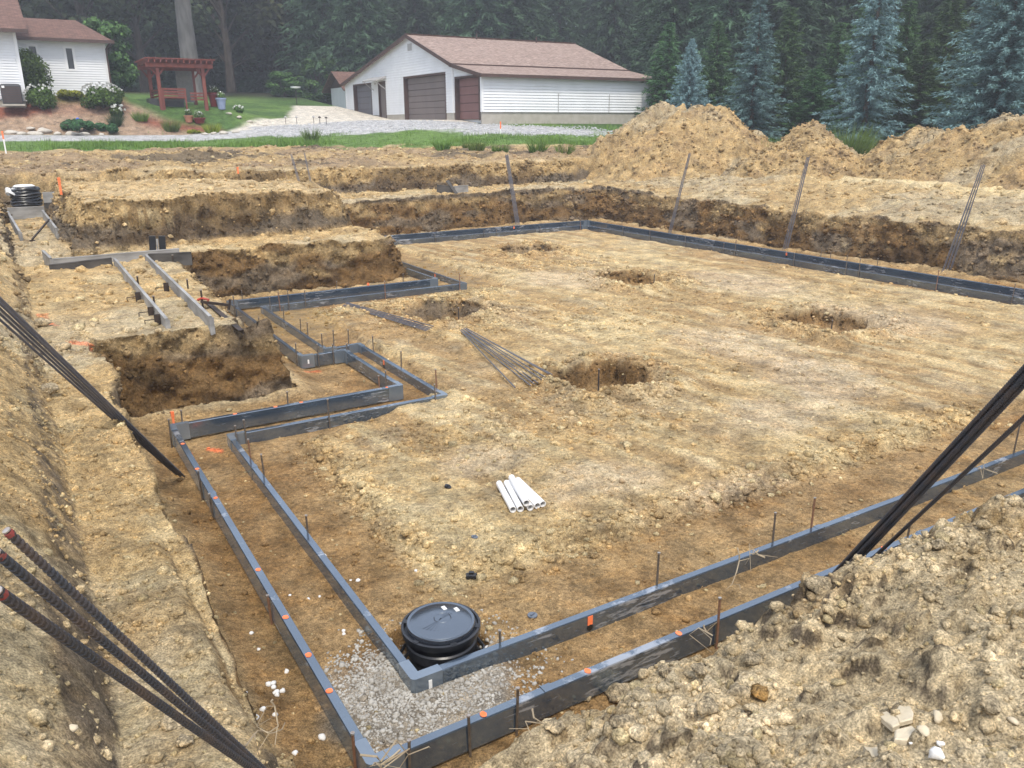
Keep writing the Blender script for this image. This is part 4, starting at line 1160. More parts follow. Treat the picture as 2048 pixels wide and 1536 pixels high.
def bl(x, y, z): return np.array([x-BX, y-BY, z-BZ])
yR, yE, yL, yA = 49.0, 43.4, 60.6, 40.15         # ridge, right eave of main roof, left eave, lean-to eave
zR, zE, zL, zA1, zA = 8.52, 6.68, 6.22, 6.60, 5.93
XB = 34.5
f0 = 3.72+.28
doors = [(58.85,55.6,6.02,M_DOORB,"left_door"),(54.25,53.15,6.02,M_DOORG,"man"),(50.05,44.4,6.12,M_DOORG,"centre"),(43.10,40.45,5.80,M_DOORR,"right")]
# front wall (plane x = BX, faces -x); s measured from BY along +y
S = lambda y: y-BY
front = [(S(yE)+.02, f0-BZ), (S(yL), f0-BZ), (S(yL), zL-BZ), (S(yR), zR-BZ), (S(yE)+.02, zE-BZ)]
holes = [(S(d[1])-.1, S(d[0])+.1, -1, d[2]-BZ+.1) for d in doors]
siding("front_siding", barn, M_SIDING, (0,0,0), (0,1,0), front, holes[:3], .15, (-1,0,0))
siding("lean_to_siding", barn, M_SIDING, (.05,0,0), (0,1,0), [(0,f0-BZ),(S(yE),f0-BZ),(S(yE),zA1-BZ),(0,zA-BZ)], holes[3:], .15, (-1,0,0))
siding("side_siding", barn, M_SIDING, (0,0,0), (1,0,0), [(0.05,f0-BZ),(XB-BX,f0-BZ),(XB-BX,zA-BZ),(0.05,zA-BZ)], [], .15, (0,-1,0))
mb = MB(); mb.box(.36, XB-BX-.05, .06, yL-BY-.05, -.4, zL-BZ-.35); mb.build("inner_wall", M_TRIM, barn)
mb = MB(); mb.prism([(0,0),(0,0)], 0, 0) if False else None
gx = MB(); gx.add([bl(BX+.07,yE,zE-.1),bl(BX+.07,yL,zL-.1),bl(BX+.07,yR,zR-.1),bl(XB-.1,yE,zE-.1),bl(XB-.1,yL,zL-.1),bl(XB-.1,yR,zR-.1)],[(0,1,2),(5,4,3),(0,2,5,3),(1,4,5,2)]); gx.build("attic_wall", M_TRIM, barn)
for (a, b) in ((yL-.05, 58.95),(55.5,54.35),(53.05,50.15),(44.3,yE)):
    mb = MB(); mb.box(-.02,.10,b-BY,a-BY,-.4,f0-BZ-.005); mb.build("foundation", M_BLOCK, barn)
mb = MB(); mb.box(.0,XB-BX-.05,.02,.14,-.5,f0-BZ-.005); mb.build("foundation", M_BLOCK, barn)
def overhead(parent, d, n, recess=.22):
    y1, y0, zt, mat, nm = d
    dr = empty("overhead_door", (0,0,0), None, None); dr.parent = parent
    del_keys = [k for k in dr.keys()]
    z0 = 3.62
    h = (zt-z0)/n
    for i in range(n):
        mb = MB(); mb.box(recess, recess+.05, y0-BY, y1-BY, z0-BZ+i*h+.012, z0-BZ+(i+1)*h-.012, .012); mb.build("door_panel", mat, dr)
    mb = MB(); mb.box(recess+.052, recess+.07, y0-BY, y1-BY, z0-BZ, zt-BZ); mb.build("backing", M_BROWN, dr)
    for (a, b) in ((y0-.1, y0),(y1, y1+.1)):
        mb = MB(); mb.box(-.04, recess+.06, a-BY, b-BY, z0-BZ-.05, zt-BZ+.1); mb.build("jamb", M_BROWN, dr)
    mb = MB(); mb.box(-.035, recess+.06, y0-BY, y1-BY, zt-BZ, zt-BZ+.1); mb.build("lintel", M_BROWN, dr)
    return dr
overhead(barn, doors[0], 6); overhead(barn, doors[2], 7); overhead(barn, doors[3], 5)
md = doors[1]
dd = empty("entry_door", (0,0,0), None, None); dd.parent = barn
mb = MB(); mb.box(.10,.15,md[1]-BY,md[0]-BY,3.64-BZ,md[2]-BZ-.1,.01); mb.build("leaf", M_DOORG, dd)
mb = MB(); mb.box(-.03,.16,md[1]-.1-BY,md[1]-BY,3.6-BZ,md[2]-BZ); mb.box(-.03,.16,md[0]-BY,md[0]+.1-BY,3.6-BZ,md[2]-BZ); mb.box(-.029,.16,md[1]-BY,md[0]-BY,md[2]-.1-BZ,md[2]-BZ+.1); mb.build("door_frame", M_BROWN, dd)
mb = MB(); mb.box(.075,.10,md[1]+.12-BY,md[1]+.2-BY,4.6-BZ,4.68-BZ); mb.build("handle", M_GREYM, dd)
# canopy over the entry door
cp = empty("door_canopy", (0,0,0), None, None); cp.parent = barn
mb = MB(); mb.add([bl(BX-.03,55.3,6.42),bl(BX-.03,52.9,6.42),bl(BX-.75,52.9,6.18),bl(BX-.75,55.3,6.18),bl(BX-.03,55.3,6.30),bl(BX-.03,52.9,6.30),bl(BX-.75,52.9,6.08),bl(BX-.75,55.3,6.08)],[(0,1,2,3),(7,6,5,4),(3,2,6,7),(1,0,4,5),(0,3,7,4),(2,1,5,6)]); mb.build("canopy_roof", M_GREYM, cp)
mb = MB(); mb.tube([bl(BX-.02,55.1,5.6),bl(BX-.35,55.1,5.8),bl(BX-.68,55.1,6.1)], .025, 6); mb.tube([bl(BX-.02,53.05,5.6),bl(BX-.35,53.05,5.8),bl(BX-.68,53.05,6.1)], .025, 6); mb.build("bracket", M_GREYM, cp)
mb = MB(); mb.lathe([(0,-.05),(.07,-.03),(.08,.03),(0,.06)], tuple(bl(BX-.12,54.6,5.98)), 10); mb.build("lamp", M_ORANGE if False else M_GREYM, cp)
# roofs
roof = roof_slab("main_roof_right", barn, M_SHING, [bl(BX-.3,yE-.3,zE-.10),bl(XB+.3,yE-.3,zE-.10),bl(XB+.3,yR,zR+.06),bl(BX-.3,yR,zR+.06)])
roof_slab("main_roof_left", barn, M_SHING, [bl(XB+.3,yL+.3,zL-.06),bl(BX-.3,yL+.3,zL-.06),bl(BX-.3,yR,zR+.06),bl(XB+.3,yR,zR+.06)])
roof_slab("lean_to_roof", barn, M_SHING, [bl(BX-.25,yA-.3,zA-.03),bl(XB+.3,yA-.3,zA-.03),bl(XB+.3,yE+.1,zA1+.03),bl(BX-.25,yE+.1,zA1+.03)])
mb = MB(); mb.bar(bl(BX-.3,yR,zR+.08), bl(XB+.3,yR,zR+.08), .24, .05); mb.build("ridge_cap", M_SHING2, roof)
for k, xx in enumerate((27.0, 31.5)):
    mb = MB(); mb.tube([bl(xx,yR-.25,zR-.05),bl(xx,yR-.25,zR+.3)], .05, 8); mb.build("vent_pipe", M_BROWN, roof)
for (p, q, nm) in ((bl(BX-.3,yE-.36,zE-.16),bl(XB+.3,yE-.36,zE-.16),"gutter"),(bl(BX-.25,yA-.36,zA-.10),bl(XB+.35,yA-.36,zA-.10),"gutter")):
    mb = MB(); mb.bar(p, q, .13, .16); mb.build(nm, M_BROWN, barn)
for (p, q) in ((bl(BX-.30,yE-.3,zE-.17),bl(BX-.30,yR,zR-.02)),(bl(BX-.30,yL+.3,zL-.13),bl(BX-.30,yR,zR-.02)),(bl(BX-.25,yA-.3,zA-.10),bl(BX-.25,yE,zA1-.05))):
    mb = MB(); mb.bar(p, q, .05, .20); mb.build("rake_board", M_BROWN, barn)
for yy, za, zb2 in ((yE+.06, f0, zE-.15),(yL-.08,f0,zL-.12)):
    mb = MB(); mb.box(-.04,.05,yy-.07-BY,yy+.07-BY,za-BZ,zb2-BZ); mb.build("corner_board", M_TRIM, barn)
mb = MB(); mb.box(-.045,.10,-.045,.10,f0-BZ,zA-BZ-.06); mb.build("corner_board", M_TRIM, barn)
mb = MB(); mb.box(XB-BX-.08,XB-BX+.04,-.045,.08,f0-BZ,zA-BZ-.06); mb.build("corner_board", M_TRIM, barn)
mb = MB(); mb.box(-.05,-.032,yR-.3-BY,yR+.3-BY,zR-BZ-.85,zR-BZ-.45); mb.build("gable_vent", M_GREYM, barn)
for k, (xx) in enumerate((27.4, 31.0)):
    mb = MB(); mb.box(xx-BX,xx-BX+.03,-.06,-.034,f0-BZ,f0-BZ+1.0); mb.build("conduit", M_GREYM, barn)
mb = MB(); mb.tube([bl(XB+.28,yA-.34,zA-.2),bl(XB+.1,yA-.1,zA-.5),bl(XB+.06,yA-.07,f0)], .04, 6); mb.build("downspout", M_BROWN, barn)
# shed behind the barn's left end
shed = empty("shed", (24.0,64.0,3.7), "small white shed with brown roof behind the barn's left end", "shed")
mb = MB(); mb.box(0,4,0,4,-.3,2.5); mb.build("wall", M_SIDING, shed)
for s in (0,1):
    y0, y1 = (-.6,2.0) if s == 0 else (4.6,2.0)
    q = [(-.6,y0,2.2),(4.4,y0,2.2),(4.4,y1,3.7),(-.6,y1,3.7)]
    roof_slab("roof", shed, M_SHING2, q if s == 0 else [q[1],q[0],q[3],q[2]])
mb = MB(); mb.add([(-.02,0,2.5),(-.02,4,2.5),(-.02,2,3.6)],[(0,1,2)]); mb.build("gable", M_BROWN, shed)

# ================================================================== HOUSE
HZ = 4.95
house = empty("house", (3.5,53,HZ), "white clapboard house wing with brown hipped roof at the left edge", "house")
def hl(x, y, z): return np.array([x-3.5, y-53, z-HZ])
W0, W1, WZ0, WZ1 = -1.0, 5.88, 4.98, 7.78
wins = [(3.93,4.33,6.28,7.42),(2.2,2.62,6.3,7.45)]
siding("wing_siding", house, M_SIDING, hl(0,53,HZ), (1,0,0), [(W0,WZ0-HZ),(W1,WZ0-HZ),(W1,WZ1-HZ),(W0,WZ1-HZ)], [(a-.02,b+.02,c-.02-HZ,d+.02-HZ) for a,b,c,d in wins], .125, (0,-1,0))
mb = MB(); v0 = hl(W0,53.09,4.4); v1 = hl(W1-.06,59,7.7); mb.box(v0[0],v1[0],v0[1],v1[1],v0[2],v1[2]); mb.build("inner_wall", M_TRIM, house)
siding("end_siding", house, M_SIDING, hl(W1,53,HZ), (0,1,0), [(0,WZ0-HZ),(6,WZ0-HZ),(6,WZ1-HZ),(0,WZ1-HZ)], [], .125, (1,0,0))
mb = MB(); v0 = hl(W0,52.99,4.2); v1 = hl(W1+.01,53.2,WZ0-.01); mb.box(v0[0],v1[0],v0[1],v1[1],v0[2],v1[2]); mb.build("foundation", M_BLOCK, house)
for (a, b, c, d) in wins:
    wf = empty("window", tuple(hl((a+b)/2,53,c)), None, None); wf.parent = house
    w, h = b-a, d-c
    mb = MB(); mb.box(-w/2+.05,w/2-.05,.035,.05,.05,h-.05); mb.build("pane", M_DARKGLASS, wf)
    mb = MB()
    mb.box(-w/2-.07,-w/2+.05,-.05,.06,-.06,h+.06); mb.box(w/2-.05,w/2+.07,-.05,.06,-.06,h+.06); mb.box(-w/2+.05,w/2-.05,-.049,.06,h-.05,h+.06); mb.box(-w/2+.05,w/2-.05,-.049,.06,-.06,.05)
    mb.build("frame", M_TRIM, wf)
mb = MB(); v0 = hl(W1-.04,52.93,WZ0); v1 = hl(W1+.08,53.06,WZ1-.1); mb.box(v0[0],v1[0],v0[1],v1[1],v0[2],v1[2]); mb.build("corner_board", M_TRIM, house)
e = [hl(W0-.3,52.5,7.80),hl(W1+.45,52.5,7.80),hl(W1+.45,59.5,7.80),hl(W0-.3,59.5,7.80)]
r0, r1 = hl(1.0,56,9.1), hl(4.95,56,9.1)
rw = roof_slab("roof_front", house, M_SHING2, [e[0],e[1],r1,r0], .05)
hip = MB(); hip.add([e[1],e[2],r1],[(0,1,2)]); hip.build("roof_hip", M_SHING2, house)
roof_slab("roof_back", house, M_SHING2, [e[2],e[3],r0,r1], .05)
mb = MB(); mb.bar(hl(W0-.3,52.46,7.74), hl(W1+.5,52.46,7.74), .12, .16); mb.build("gutter", M_BROWN, house)
mb = MB(); mb.bar(hl(W1+.48,52.5,7.74), hl(W1+.48,59.5,7.74), .06, .16); mb.build("fascia", M_BROWN, house)
mb = MB(); mb.add([hl(W0,52.5,7.72),hl(W1+.45,52.5,7.72),hl(W1+.45,59,7.72),hl(W0,59,7.72)],[(3,2,1,0)]); mb.build("soffit", M_TRIM, house)
mb = MB(); mb.tube([hl(W1+.25,52.55,7.66),hl(W1+.08,52.85,7.4),hl(W1+.08,52.90,5.2),hl(W1+.2,52.7,5.0)], .045, 8); mb.build("downspout", M_BROWN, house)
# the main block, nearer, only its right end in view
blk = empty("house_block", (1.6,50,4.45), "nearer white clapboard block of the house cut by the left edge", "house")
siding("front_siding", blk, M_SIDING, (-8,0,0), (1,0,0), [(0,.15),(7.95,.15),(7.95,3.45),(0,3.45)], [], .125, (0,-1,0))
mb = MB(); mb.box(-8,-.1,.08,3.2,-.4,3.4); mb.build("inner_wall", M_TRIM, blk)
mb = MB(); mb.box(-8,-.02,.0,.2,-.5,.14); mb.build("foundation", M_BLOCK, blk)
mb = MB(); mb.box(-.09,.05,-.05,.08,.12,3.38); mb.build("corner_board", M_TRIM, blk)
siding("end_siding", blk, M_SIDING, (-.04,0.08,0), (0,1,0), [(0,.15),(3.0,.15),(3.0,3.4),(0,3.4)], [], .125, (1,0,0))
q = [(-8.2,-.7,3.42),(.55,-.7,3.42),(.55,4.2,5.4),(-8.2,4.2,5.4)]
roof_slab("roof", blk, M_SHING2, q)
mb = MB(); mb.add([(-.02,-.2,3.42),(-.02,3.0,3.42),(-.02,3.0,4.85)],[(0,1,2)]); mb.build("gable", M_BROWN, blk)
mb = MB(); mb.bar((-8.2,-.74,3.36),(.58,-.74,3.36),.12,.16); mb.build("gutter", M_BROWN, blk)
ac = empty("air_conditioner", (1.0,49.3,4.33), "dark grey air conditioning unit beside the house wall", "air conditioner")
M_AC = pmat("charcoal_metal", (0.045,0.047,0.05), (0.06,0.06,0.063), 6, .5)
mb = MB(); mb.box(-.44,.44,-.44,.44,.08,.98,.05); mb.build("cabinet", M_AC, ac)
mb = MB(); mb.box(-.5,.5,-.5,.5,0,.08); mb.build("pad", M_BLOCK, ac)
for k in range(9):
    mb = MB(); mb.box(-.40,.40,-.452,-.441,.16+.085*k,.20+.085*k); mb.build("louvre", M_BROWN, ac)
mb = MB(); mb.lathe([(.40,.98),(.40,1.02),(.1,1.03),(0,1.03)], sides=20); mb.build("fan_guard", M_AC, ac)
mb = MB(); mb.box(-.38,-.26,-.455,-.4525,.82,.92); mb.build("white_plate", M_WHITE, ac)
mb = MB(); mb.tube([(-.42,.1,.3),(-.7,.4,.25),(-.85,.6,.6),(-.9,.66,1.0)], .03, 6); mb.build("line_set", M_AC, ac, smooth_shade=True)
# ------------------------------------------------------------------ pergola
M_REDW = pmat("red_stained_wood", (0.19, 0.058, 0.042), (0.145, 0.043, 0.034), 4, .7, .2, 30, stretch=(1,1,.2))
M_SCREEN = pmat("grey_screen_cloth", (0.16, 0.16, 0.15), (0.13,0.13,0.125), 8, .8)
px0, px1, py0, py1 = 8.0, 10.35, 50.0, 52.8
per = empty("pergola", (px0, py0, 4.35), "red stained pergola with benches and slatted rails on the lawn", "pergola")
def pl(x, y, z): return np.array([x-px0, y-py0, z-4.35])
for (x, y) in ((px0,py0),(px1,py0),(px0,py1),(px1,py1)):
    mb = MB(); mb.box(x-px0-.09,x-px0+.09,y-py0-.09,y-py0+.09,-.3,2.15,.008); mb.build("post", M_REDW, per)
    for sx in (-1,1):
        mb = MB(); mb.bar((x-px0,y-py0,1.55),(x-px0+sx*.42,y-py0,2.08),.07,.09); mb.build("brace", M_REDW, per)
for y in (py0-.11, py0+.11, py1-.11, py1+.11):
    mb = MB(); mb.box(-.55,px1-px0+.55,y-py0-.03,y-py0+.03,2.02,2.24); mb.build("beam", M_REDW, per)
for k in range(12):
    x = -.45+k*(px1-px0+.9)/11
    mb = MB(); mb.box(x-.03,x+.03,-.55,py1-py0+.55,2.241,2.42); mb.build("rafter", M_REDW, per)
for k in range(14):
    y = -.5+k*(py1-py0+1.0)/13
    mb = MB(); mb.box(-.62,px1-px0+.62,y-.08,y+.08,2.421,2.47); mb.build("roof_slat", M_REDW, per)
for k in range(4):
    mb = MB(); mb.box(.1,1.35,-.02,.02,.45+.14*k,.55+.14*k); mb.build("rail", M_REDW, per)
    mb = MB(); mb.box(-.02,.02,.1,py1-py0-.1,.35+.16*k,.44+.16*k); mb.build("rail", M_REDW, per)
mb = MB(); mb.box(.1,1.35,.05,.5,.42,.47); mb.build("bench_seat", M_REDW, per)
for x in (.15,1.3):
    mb = MB(); mb.box(x-.04,x+.04,-.03,.03,-.2,.9); mb.build("bench_leg", M_REDW, per)
mb = MB(); mb.box(1.35,px1-px0-.1,py1-py0-.3,py1-py0-.28,.3,2.0); mb.build("screen", M_SCREEN, per)
for k in range(3):
    mb = MB(); mb.box(px1-px0-.8,px1-px0-.1,-.02,.02,.35+.16*k,.44+.16*k); mb.build("rail", M_REDW, per)
mb = MB(); mb.box(-.5,1.3,.6,1.6,.0,.45); mb.build("storage_box", M_AC, per)
# ================================================================== VEGETATION
def leafmat(name, c1, c2, c3=None, rough=.75, trans=0.0):
    mt = bpy.data.materials.new(name); mt.use_nodes = True
    N, L = mt.node_tree.nodes, mt.node_tree.links; b = N["Principled BSDF"]
    b.inputs["Roughness"].default_value = rough; b.inputs["Specular IOR Level"].default_value = .2
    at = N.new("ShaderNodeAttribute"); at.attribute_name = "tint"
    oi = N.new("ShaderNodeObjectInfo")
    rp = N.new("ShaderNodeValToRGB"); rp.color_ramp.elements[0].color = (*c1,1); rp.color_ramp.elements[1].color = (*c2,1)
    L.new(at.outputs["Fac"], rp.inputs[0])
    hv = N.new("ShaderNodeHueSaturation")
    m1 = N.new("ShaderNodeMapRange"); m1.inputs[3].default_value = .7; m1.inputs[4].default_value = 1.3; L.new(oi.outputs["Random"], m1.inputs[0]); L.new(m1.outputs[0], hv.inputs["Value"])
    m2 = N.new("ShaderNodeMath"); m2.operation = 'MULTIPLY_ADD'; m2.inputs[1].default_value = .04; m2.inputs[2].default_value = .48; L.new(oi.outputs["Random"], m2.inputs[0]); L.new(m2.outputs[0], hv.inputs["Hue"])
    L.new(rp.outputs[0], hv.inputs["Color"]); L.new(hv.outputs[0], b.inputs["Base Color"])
    return mt
M_BLUE = leafmat("blue_spruce_needles", (0.048, 0.102, 0.106), (0.215, 0.345, 0.355))
M_GREEN = leafmat("spruce_needles", (0.022, 0.048, 0.030), (0.075, 0.135, 0.072))
M_GREEN2 = leafmat("young_conifer_needles", (0.024, 0.055, 0.024), (0.085, 0.165, 0.060))
M_LEAF = leafmat("broad_leaves", (0.026, 0.060, 0.018), (0.095, 0.175, 0.050))
M_LEAFD = leafmat("dark_leaves", (0.025, 0.035, 0.015), (0.070, 0.090, 0.038))
M_SHRUB = leafmat("shrub_leaves", (0.030, 0.060, 0.012), (0.10, 0.17, 0.035))
M_YELL = leafmat("yellow_green_leaves", (0.10, 0.13, 0.012), (0.26, 0.28, 0.03))
M_JUN = leafmat("juniper_leaves", (0.018, 0.050, 0.018), (0.055, 0.12, 0.045))
M_GRASS = leafmat("grass_blades", (0.055, 0.105, 0.020), (0.17, 0.27, 0.055))
M_PETAL = leafmat("white_petals", (0.55, 0.56, 0.52), (0.80, 0.80, 0.76))
M_BARK = pmat("bark", (0.055, 0.042, 0.032), (0.11, 0.088, 0.07), 5, .95, .8, 14, stretch=(1,1,.25))
def tris_obj(name, T, tint, mat, parent, kind=None):
    """T: (n,3,3) triangles"""
    n = len(T)
    me = mesh_from(name, T.reshape(-1,3), np.arange(n*3).reshape(-1,3), mat, False)
    a = me.attributes.new("tint", 'FLOAT', 'POINT'); a.data.foreach_set("value", np.repeat(np.clip(tint,0,1),3).astype(np.float32))
    return obj(name, me, parent)
def unit(v): return v/(np.linalg.norm(v,axis=-1,keepdims=True)+1e-9)
def conifer_tris(H, R, seed, whorl=.34, per=9, steps=8, tuft=.30, wid=.055, droop=.25, z0=.4, power=.8, gap=0.0):
    rng = np.random.default_rng(seed)
    P, D, S, K = [], [], [], []
    z = z0
    while z < H*.985:
        t = (z-z0)/(H-z0)
        r = R*(1-t)**power*rng.uniform(.82,1.12)+.12
        nb = max(4, int(per*(0.45+.55*(1-t))))
        a0 = rng.uniform(0,6.28)
        for k in range(nb):
            if rng.random() < gap: continue
            a = a0+k*6.283/nb+rng.normal(0,.16)
            L = r*rng.uniform(.58,1.18)
            ns = max(3, int(steps*L/R+2))
            f = (np.arange(ns)+rng.random(ns)*.8+.2)/ns
            rad = f*L
            zz = z - droop*L*f**1.3 + .16*L*np.clip(f-.62,0,1) + rng.normal(0,.03,ns)
            base = np.stack([np.cos(a)*rad, np.sin(a)*rad, zz],1)
            dirv = np.array([math.cos(a), math.sin(a), -droop*.8])
            side = np.array([-math.sin(a), math.cos(a), 0])
            for sgn in (-1,0,1):
                sp = rng.uniform(.5,1.1,ns)[:,None]*sgn
                d = unit(dirv[None]*rng.uniform(.6,1.0,ns)[:,None]+side[None]*sp+np.stack([rng.normal(0,.12,ns),rng.normal(0,.12,ns),rng.normal(-.10,.16,ns)],1))
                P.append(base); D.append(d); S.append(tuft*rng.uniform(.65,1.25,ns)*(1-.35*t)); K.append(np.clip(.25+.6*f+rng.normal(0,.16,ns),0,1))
        z += whorl*(1-.45*t)*rng.uniform(.8,1.2)
    P, D, S, K = np.concatenate(P), np.concatenate(D), np.concatenate(S), np.concatenate(K)
    out, tn = [], []
    up = np.array([0,0,1.0])
    for j in range(3):
        ax = unit(np.cross(D, up[None]) if j == 0 else np.cross(D, unit(rng.normal(0,1,D.shape))))
        jit = P + rng.normal(0,.05,P.shape)
        dj = unit(D + rng.normal(0,.28,D.shape))
        w = (wid*S/tuft)[:,None]
        T = np.stack([jit-ax*w, jit+ax*w, jit+dj*S[:,None]], 1)
        out.append(T); tn.append(np.clip(K+rng.normal(0,.12,len(K)),0,1))
    return np.concatenate(out), np.concatenate(tn)
def trunk_mesh(H, r):
    mb = MB(); mb.tube([(0,0,-.5),(0.02,0,H*.3),(0,.03,H*.65),(0,0,H*.97)], [r,r*.75,r*.42,.015], 8)
    return mb
PROTO = {}
def make_tree(kind, name, label, group, loc, s=1.0, rz=0.0, sz=None):
    """the first tree of a kind is built; later ones are copies that share its meshes"""
    if kind not in PROTO:
        if kind[0] == 'C':
            (H,R,seed,args,mat) = CONIFERS[kind]
            T, tn = conifer_tris(H,R,seed,**args)
            root = empty(name, (0,0,0), label, "tree", group)
            trunk_mesh(H, H*.014+.05).build("trunk", M_BARK, root, smooth_shade=True)
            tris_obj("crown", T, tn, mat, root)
        else:
            root = broad_tree(kind, name)
        PROTO[kind] = root; o = root
    else:
        src = PROTO[kind]
        o = src.copy(); link(o); o.name = name
        for ch in list(src.children):
            c = ch.copy(); link(c); c.parent = o
    tag(o, label, "tree", group)
    o.location = loc; o.rotation_euler = (0,0,rz); o.scale = (s,s,sz or s)
    return o
CONIFERS = {
 'C6': (9.6,3.3,6,dict(whorl=.27,per=19,steps=20,tuft=.24,wid=.034,droop=.14,z0=.3,power=.8,gap=.08),M_BLUE),
 'C1': (7.2,2.5,1,dict(whorl=.27,per=17,steps=16,tuft=.23,wid=.034,droop=.12,z0=.25,power=.85),M_BLUE),
 'C2': (10.5,2.6,2,dict(whorl=.32,per=16,steps=16,tuft=.25,wid=.038,droop=.22,z0=.5,power=.75,gap=.32),M_BLUE),
 'C3': (15.0,3.4,3,dict(whorl=.45,per=13,steps=13,tuft=.48,wid=.065,droop=.34,z0=.6,power=.72,gap=.05),M_GREEN),
 'C4': (18.0,3.9,4,dict(whorl=.55,per=12,steps=11,tuft=.70,wid=.10,droop=.42,z0=.8,power=.62,gap=.08),M_GREEN),
 'C5': (8.0,2.7,5,dict(whorl=.33,per=13,steps=13,tuft=.32,wid=.045,droop=.10,z0=.15,power=.95,gap=.05),M_GREEN2),
}
def leaf_blob(rng, c, rad, n, size, flat=.8):
    d = unit(rng.normal(0,1,(n,3))); r = rad*rng.random(n)[:,None]**.38
    p = np.asarray(c)[None]+d*r*np.array([1,1,flat])
    nrm = unit(d+rng.normal(0,.6,(n,3))); ax = unit(np.cross(nrm, rng.normal(0,1,(n,3)))); ay = np.cross(nrm,ax)
    s = size*rng.uniform(.6,1.3,n)[:,None]
    T1 = np.stack([p-ax*s*.5, p+ay*s*.55, p+ax*s*.5],1); T2 = np.stack([p-ax*s*.5, p+ax*s*.5, p-ay*s*.55],1)
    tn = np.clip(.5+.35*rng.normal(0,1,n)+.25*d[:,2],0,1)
    return np.concatenate([T1,T2]), np.concatenate([tn,tn])
def broad_tree(kind, name):
    H, R, seed, n, size, mat = {'B1':(13,4.2,11,300,.34,M_LEAFD),'B2':(6.5,2.6,12,260,.26,M_LEAF),'B3':(16,4.5,13,330,.38,M_LEAF)}[kind]
    rng = np.random.default_rng(seed)
    root = empty(name, (0,0,0), None, None)
    mb = MB(); mb.tube([(0,0,-.4),(.1,0,H*.25),(0,.15,H*.5),(.1,.1,H*.8)], [H*.022+.05,H*.018,H*.012,.03], 8)
    Ts, tn = [], []
    for k in range(26):
        a = rng.uniform(0,6.28); zf = rng.uniform(.18,1.0); rr = R*math.sqrt(max(0.05,1-((zf-.55)/.55)**2))*rng.uniform(.35,1)
        c = np.array([math.cos(a)*rr, math.sin(a)*rr, H*zf])
        mb.tube([(0,.05,H*zf*.55),tuple(c*.6+np.array([0,0,H*zf*.32])),tuple(c)], [.06,.035,.012], 5)
        T, t = leaf_blob(rng, c, R*rng.uniform(.28,.48), n, size); Ts.append(T); tn.append(np.clip(t+rng.normal(0,.15),0,1))
    mb.build("trunk", M_BARK, root, smooth_shade=True)
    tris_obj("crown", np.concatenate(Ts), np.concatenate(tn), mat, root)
    return root
def zgv(x, y): return float(Zbase(np.array([x], float), np.array([y], float))[0])
def heading(u):
    d = ray(u, 249); return math.atan2(d[0], d[1])
def at_head(u, dist):
    a = heading(u); return math.sin(a)*dist, math.cos(a)*dist
random.seed(21)
def nth(i):
    ones = ["","first","second","third","fourth","fifth","sixth","seventh","eighth","ninth","tenth","eleventh","twelfth","thirteenth","fourteenth","fifteenth","sixteenth","seventeenth","eighteenth","nineteenth"]
    if i < 20: return ones[i]
    return {20:"twentieth",30:"thirtieth",40:"fortieth"}[i] if i % 10 == 0 else {2:"twenty-",3:"thirty-",4:"forty-"}[i//10] + ones[i % 10]
# the four blue spruces
for (u, d, kind, s, top, lb) in ((1375,47,'C1',1.0,93,"smallest blue spruce, behind the tall flat-topped dirt heap"),(1502,45,'C2',1.0,22,"slender blue spruce between the two left dirt heaps"),
                            (1728,43,'C2',1.0,-60,"tall open blue spruce with a bare lower trunk behind the low heap"),(1990,39,'C6',1.0,-70,"broad bright blue spruce at the right edge")):
    x, y = at_head(u, d); z = zgv(x, y)-.05
    zt = HC+(249-top)/1708*d
    H0 = CONIFERS[kind][0]; sc = (zt-z)/H0
    w = {1375:.82,1502:1.0,1728:.95,1990:1.08}[u]*max(.75,min(1.25,sc))
    make_tree(kind, "blue_spruce", lb, "blue spruces", (x,y,z), w, random.uniform(0,6), sc)
# young green conifers between them
ylab = ["young green conifer right of the smallest blue spruce","young green conifer right of the slender blue spruce","bright green conifer behind the pointed dirt heap","green conifer left of the open blue spruce","green conifer right of the open blue spruce","low green conifer beside the open blue spruce's foot","green conifer left of the broad blue spruce","green conifer in the gap between the two tall blue spruces","green conifer right behind the barn's right end"]
for i, (u, d, top) in enumerate(((1425,50,60),(1560,48,40),(1620,47,150),(1660,49,70),(1790,47,40),(1830,45,110),(1870,47,20),(1705,52,30),(1330,52,60))):
    x, y = at_head(u, d); z = zgv(x,y)-.05; zt = HC+(249-top)/1708*d
    sc = (zt-z)/8.0
    make_tree('C5', "young_conifer", ylab[i], "green conifers behind the dirt heaps", (x,y,z), max(.8,min(1.3,sc)), random.uniform(0,6), sc)
# the dark wood behind: three ragged rows of tall spruces
k = 0
spots = []
for u in range(-60, 2300, 74):
    for row, (d0, kk) in enumerate(((62,'C3'),(74,'C4'),(92,'C4'))):
        uu = u + random.uniform(-26,26) + row*24
        d = d0 + random.uniform(-4,4)
        if uu < 1320: d += 20
        if uu < 640 and row == 0: continue
        spots.append((uu,d,kk,row))
cnt = [0,0,0]
spots.sort(key=lambda q: q[0])
for (uu,d,kk,row) in spots:
    x, y = at_head(uu, d); z = zgv(x, y)-.2
    s = random.uniform(.9,1.25)*(1.15 if uu < 1300 else 1.0)
    k += 1; cnt[row] += 1
    make_tree(kk, "dark_spruce", f"{nth(cnt[row])} dark spruce from the left in the {('front','second','back')[row]} row of the wood", ("front row of the dark wood","second row of the dark wood","back row of the dark wood")[row], (x,y,z), s, random.uniform(0,6), s*random.uniform(.95,1.2))
